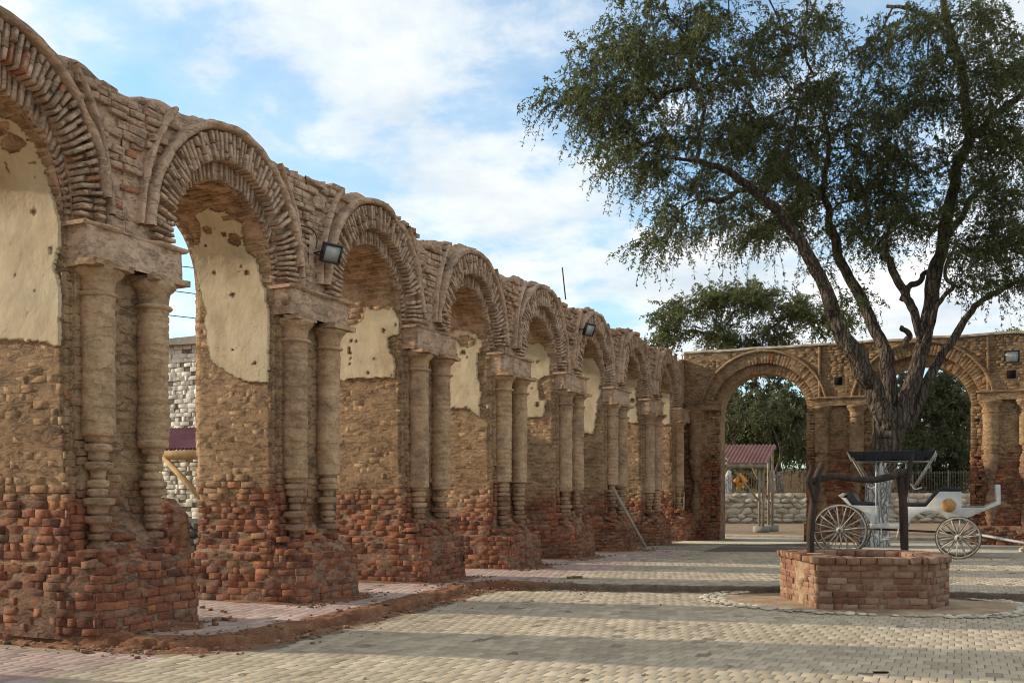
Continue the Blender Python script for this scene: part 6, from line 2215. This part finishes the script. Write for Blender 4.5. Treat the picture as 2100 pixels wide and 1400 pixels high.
# low grey stone wall and a dark trough, dry grass between them
GT = 22.5
gy_ = on_z(400, 1017 + 3200 / GT, 0)[1]
gx0, gx1 = on_y(330, 1090, gy_)[0], on_y(470, 1090, gy_)[0]
gw = thing('grey_stone_wall', ((gx0 + gx1) / 2, gy_, 0), 'low dark grey stone wall below the whitewashed house', 'wall')
gz1 = on_y(400, 1062, gy_)[2]
v, Fs = ring_wall([(gx0, gy_), (gx1, gy_), (gx1, gy_ + 0.4), (gx0, gy_ + 0.4)], np.linspace(0, gz1 - 0.02, 8), 1301, 0.03, top=True)
gwc = put('wall', MB().add(v, Fs), M_GREYSTONE, gw)
STG = [stone_mesh(60 + i, M_GREYSTONE) for i in range(4)]
zq = 0.12
while zq < gz1 - 0.05:
    x = gx0
    hgt = r3.uniform(0.16, 0.26)
    while x < gx1:
        wd = r3.uniform(0.25, 0.5)
        inst('stone', STG[int(r3.integers(4))], Matrix.Translation((x + wd / 2, gy_ - 0.01, zq)) @ Matrix.Rotation(r3.normal(0, .1), 4, 'Y') @ Matrix.Diagonal((wd * 0.55, 0.12, hgt * 0.58, 1)), gw)
        x += wd
    zq += hgt
# dry grass
mb = MB()
gc = on_z(400, 1132, 0.05)
n = 900
bx = gc[0] + r3.uniform(-1.6, 1.6, n); by = gc[1] + r3.uniform(-1.2, 1.2, n)
hh = r3.uniform(0.05, 0.16, n)
an = r3.uniform(0, 6.3, n)
b0 = np.stack([bx, by, np.zeros(n)], -1)
wv = np.stack([np.cos(an), np.sin(an), 0 * an], -1) * 0.012
tipv = b0 + np.stack([r3.normal(0, .05, n), r3.normal(0, .05, n), hh], -1)
V = np.stack([b0 - wv, b0 + wv, tipv], 1).reshape(-1, 3)
mb.add(V, np.arange(3 * n).reshape(-1, 3))
tag(put('dry_grass', mb, M_GRASS), 'dry yellow grass in front of the grey stone wall', 'grass', kind='stuff')
# dark kerb block at the aisle's back edge
kb0, kb1 = on_z(352, 1172, 0.0), on_z(470, 1172, 0.0)
put_k = thing('dark_kerb', tuple((kb0 + kb1) / 2), 'dark stone kerb behind the aisle paving seen through the arch', 'kerb')
v, Fs = ring_wall([(kb0[0], kb0[1]), (kb1[0], kb0[1] + 0.02), (kb1[0], kb0[1] + 0.45), (kb0[0], kb0[1] + 0.45)], np.linspace(0, 0.30, 5), 1401, 0.025, top=True)
put('block', MB().add(v, Fs), M_GREYSTONE, put_k, norm=True)
# barred fence glimpsed at the far left
f0 = at_depth(-60, 1017, 19.0); f1 = at_depth(14, 1017, 19.5)
bar_fence('bar_fence', 'dark metal bar fence glimpsed past the nearest pier', [f0[:2], f1[:2]], 0.0, 1.75, 0.11, M_BLACKMET, r=0.012)

# three overhead cables beyond the house
for i, (ya, yb) in enumerate(((544, 549), (596, 602), (647, 652))):
    pa = at_depth(-900, ya - 90, 46.0); pb = at_depth(900, yb + 30, 46.0)
    mid_l = at_depth(352, ya, 46.0); mid_r = at_depth(398, yb, 46.0)
    sdir = (mid_r - mid_l)
    pa = mid_l - sdir * 26; pb = mid_l + sdir * 12
    s = np.linspace(0, 1, 24)[:, None]
    P = pa * (1 - s) + pb * s
    o = put('overhead_cable', MB().add(*tube(P, 0.022, 5)), M_CABLE)
    tag(o, ('highest', 'middle', 'lowest')[i] + ' of three thin cables crossing the sky behind the arcade', 'cable', 'cables behind the arcade')

# ------------------------------------------------------------------ floodlights
def floodlight(p, nrm, label, s=1.0, tilt=-0.35, yaw=0.25, arm=True):
    p = np.asarray(p, float)
    o = thing('floodlight', tuple(p), label, 'floodlight', 'floodlights on the brick walls')
    nrm = np.asarray(nrm, float)
    side = np.cross([0, 0, 1], nrm)
    n2 = nrm * math.cos(yaw) + side * math.sin(yaw)
    n2 = n2 * math.cos(tilt) + np.array([0, 0, 1.0]) * math.sin(tilt)
    sd = np.cross([0, 0, 1], n2); sd /= np.linalg.norm(sd)
    u2 = np.cross(n2, sd)
    c = p + nrm * 0.22
    put('housing', MB().add(*obox(c, sd, u2, n2, 0.36 * s, 0.32 * s, 0.06)), M_BLACKMET, o)
    for (a_, b_, w_, h_) in ((0, 0.145, 0.36, 0.035), (0, -0.145, 0.36, 0.035), (0.165, 0, 0.035, 0.255), (-0.165, 0, 0.035, 0.255)):
        put('frame', MB().add(*obox(c + sd * a_ * s + u2 * b_ * s + n2 * 0.038, sd, u2, n2, w_ * s, h_ * s, 0.02)), M_BLACKMET, o)
    put('glass', MB().add(*obox(c + n2 * 0.034, sd, u2, n2, 0.29 * s, 0.25 * s, 0.008)), M_GLASS, o)
    for k in (-1, 1):
        rod(p + side * 0.12 * k - nrm * 0.02, c + sd * 0.19 * s * k, 0.013, M_BLACKMET, 'bracket', o)
    rod(p + side * -0.12 - nrm * 0.01, p + side * 0.12 - nrm * 0.01, 0.016, M_BLACKMET, 'bracket', o)
    return o
fl = on_x(655, 522, 0.10)
floodlight(fl, (1, 0, 0), 'square black floodlight above the columns between the second and third arch', 0.95, -0.45, -0.35)
# its cable up the spandrel
P = smooth_path(np.array([on_x(648, 510, 0.12), on_x(650, 488, 0.09), on_x(640, 470, 0.07), on_x(618, 462, 0.10)]), 6)
tag(put('lamp_cable', MB().add(*tube(P, 0.011, 6)), M_BLACKMET), 'black cable looping up from the floodlight over the spandrel', 'cable')
floodlight(on_x(1192, 677, 0.10), (1, 0, 0), 'square black floodlight on the arcade far along near the leaning plank', 1.05, -0.4, -0.3)
floodlight(on_y(2074, 733, EY - 0.05), (0, -1, 0), 'black floodlight high on the end wall above a putlog hole', 1.25, -0.12, 0.1)

# ------------------------------------------------------------------ leaning plank, rod on the wall, litter
pa = on_x(1256, 998, 0.30); pb = on_z(1328, 1128, 0.015)
d = pb - pa; L = np.linalg.norm(d); d /= L
sd = np.cross(d, [1.0, 0.2, 0.1]); sd /= np.linalg.norm(sd); n_ = np.cross(d, sd)
pk = thing('leaning_plank', tuple(pb), 'grey weathered plank propped against a pier of the arcade', 'plank')
V, F = obox((pa + pb) / 2, d, sd, n_, L, 0.17, 0.05)
put('plank', MB().add(V, F), M_TIMBER, pk)
V, F = obox(pb + [0.05, -0.05, 0.05], RIGHT, FWD, UP, 0.42, 0.10, 0.09); put('foot_block', MB().add(V, F), M_TIMBER, pk)
V, F = obox(pb + [0.22, 0.05, 0.09], FWD * 0.8 + RIGHT * .6, RIGHT, UP, 0.25, 0.06, 0.06); put('foot_block', MB().add(V, F), M_TIMBER, pk)
ra = on_x(1160, 595, -0.5); rb = on_x(1153, 548, -0.5)
ra[2] -= 0.25
tag(put('thin_rod', MB().add(*tube(np.array([ra, rb]), 0.018, 6)), M_IRON), 'thin dark rod sticking up from the top of the arcade', 'rod')
dr_ = on_z(1806, 1378, LOW + 0.006)
V, F = obox(dr_ + [0, 0, 0.004], RIGHT, FWD, UP, 0.14, 0.05, 0.008)
tag(put('pavement_slot', MB().add(V, F), M_HOLE), 'small dark slot in the cream paving in front of the well', 'slot')
for (px, py, s, lab) in ((1183, 1183, 0.22, 'larger of two broken brick pieces on the pink paving by the fourth pier'), (1170, 1184, 0.14, 'smaller of two broken brick pieces on the pink paving by the fourth pier')):
    p = on_z(px, py, 0.02)
    V, F = obox(p, RIGHT, FWD, UP, s, 0.07, 0.05)
    tag(put('brick_shard', MB().add(V, F), M_EARTH), lab, 'brick piece', 'broken brick pieces on the paving')
for (px, py, s) in ((415, 1244, 0.07), (432, 1249, 0.05), (456, 1252, 0.05), (462, 1254, 0.04)):
    p = on_z(px, py, 0.015)
    V, F = obox(p, RIGHT, FWD, UP, s, 0.04, 0.03)
    tag(put('brick_chip', MB().add(V, F), M_EARTH), 'tiny brick chip on the pink paving between the first two piers', 'brick chip', 'brick chips between the piers')

# fallen leaves and twigs blown over both pavements
M_LITTER = simple('dry_leaf_litter', (0.13, 0.085, 0.04), (0.26, 0.18, 0.09), 8.0, 0.9, 0, rv=0.4)
for owner, up_level, nl in ((terrace, True, 700), (low_court, False, 420)):
    mb = MB()
    k = 0
    while k < nl:
        x = r3.uniform(1.5, 13.5); y = r3.uniform(17.5, 35.0) if up_level else r3.uniform(7.0, 17.0)
        clump = vnoise(np.array([x, y, 0.2]), 0.55, 91)
        k += 1
        if bank_side(x, y) != up_level or clump < r3.uniform(-0.6, 0.6) or np.hypot((x - WELL_C[0]) / 1.6, (y - WELL_C[1]) / 1.5) < 1:
            continue
        a_ = r3.uniform(0, 6.3); L_ = r3.uniform(0.02, 0.06); w_ = L_ * r3.uniform(0.2, 0.45)
        z_ = (0.0 if up_level else LOW) + 0.006
        d1 = np.array([math.cos(a_), math.sin(a_), r3.normal(0, 0.15)]) * L_; d2 = np.array([-math.sin(a_), math.cos(a_), r3.normal(0, .3)]) * w_
        c_ = np.array([x, y, z_ + 0.004])
        mb.add(np.array([c_ - d1, c_ - d2, c_ + d1, c_ + d2]), np.array([[0, 1, 2, 3]]))
    tag(put('leaf_litter', mb, M_LITTER, owner), kind='stuff')
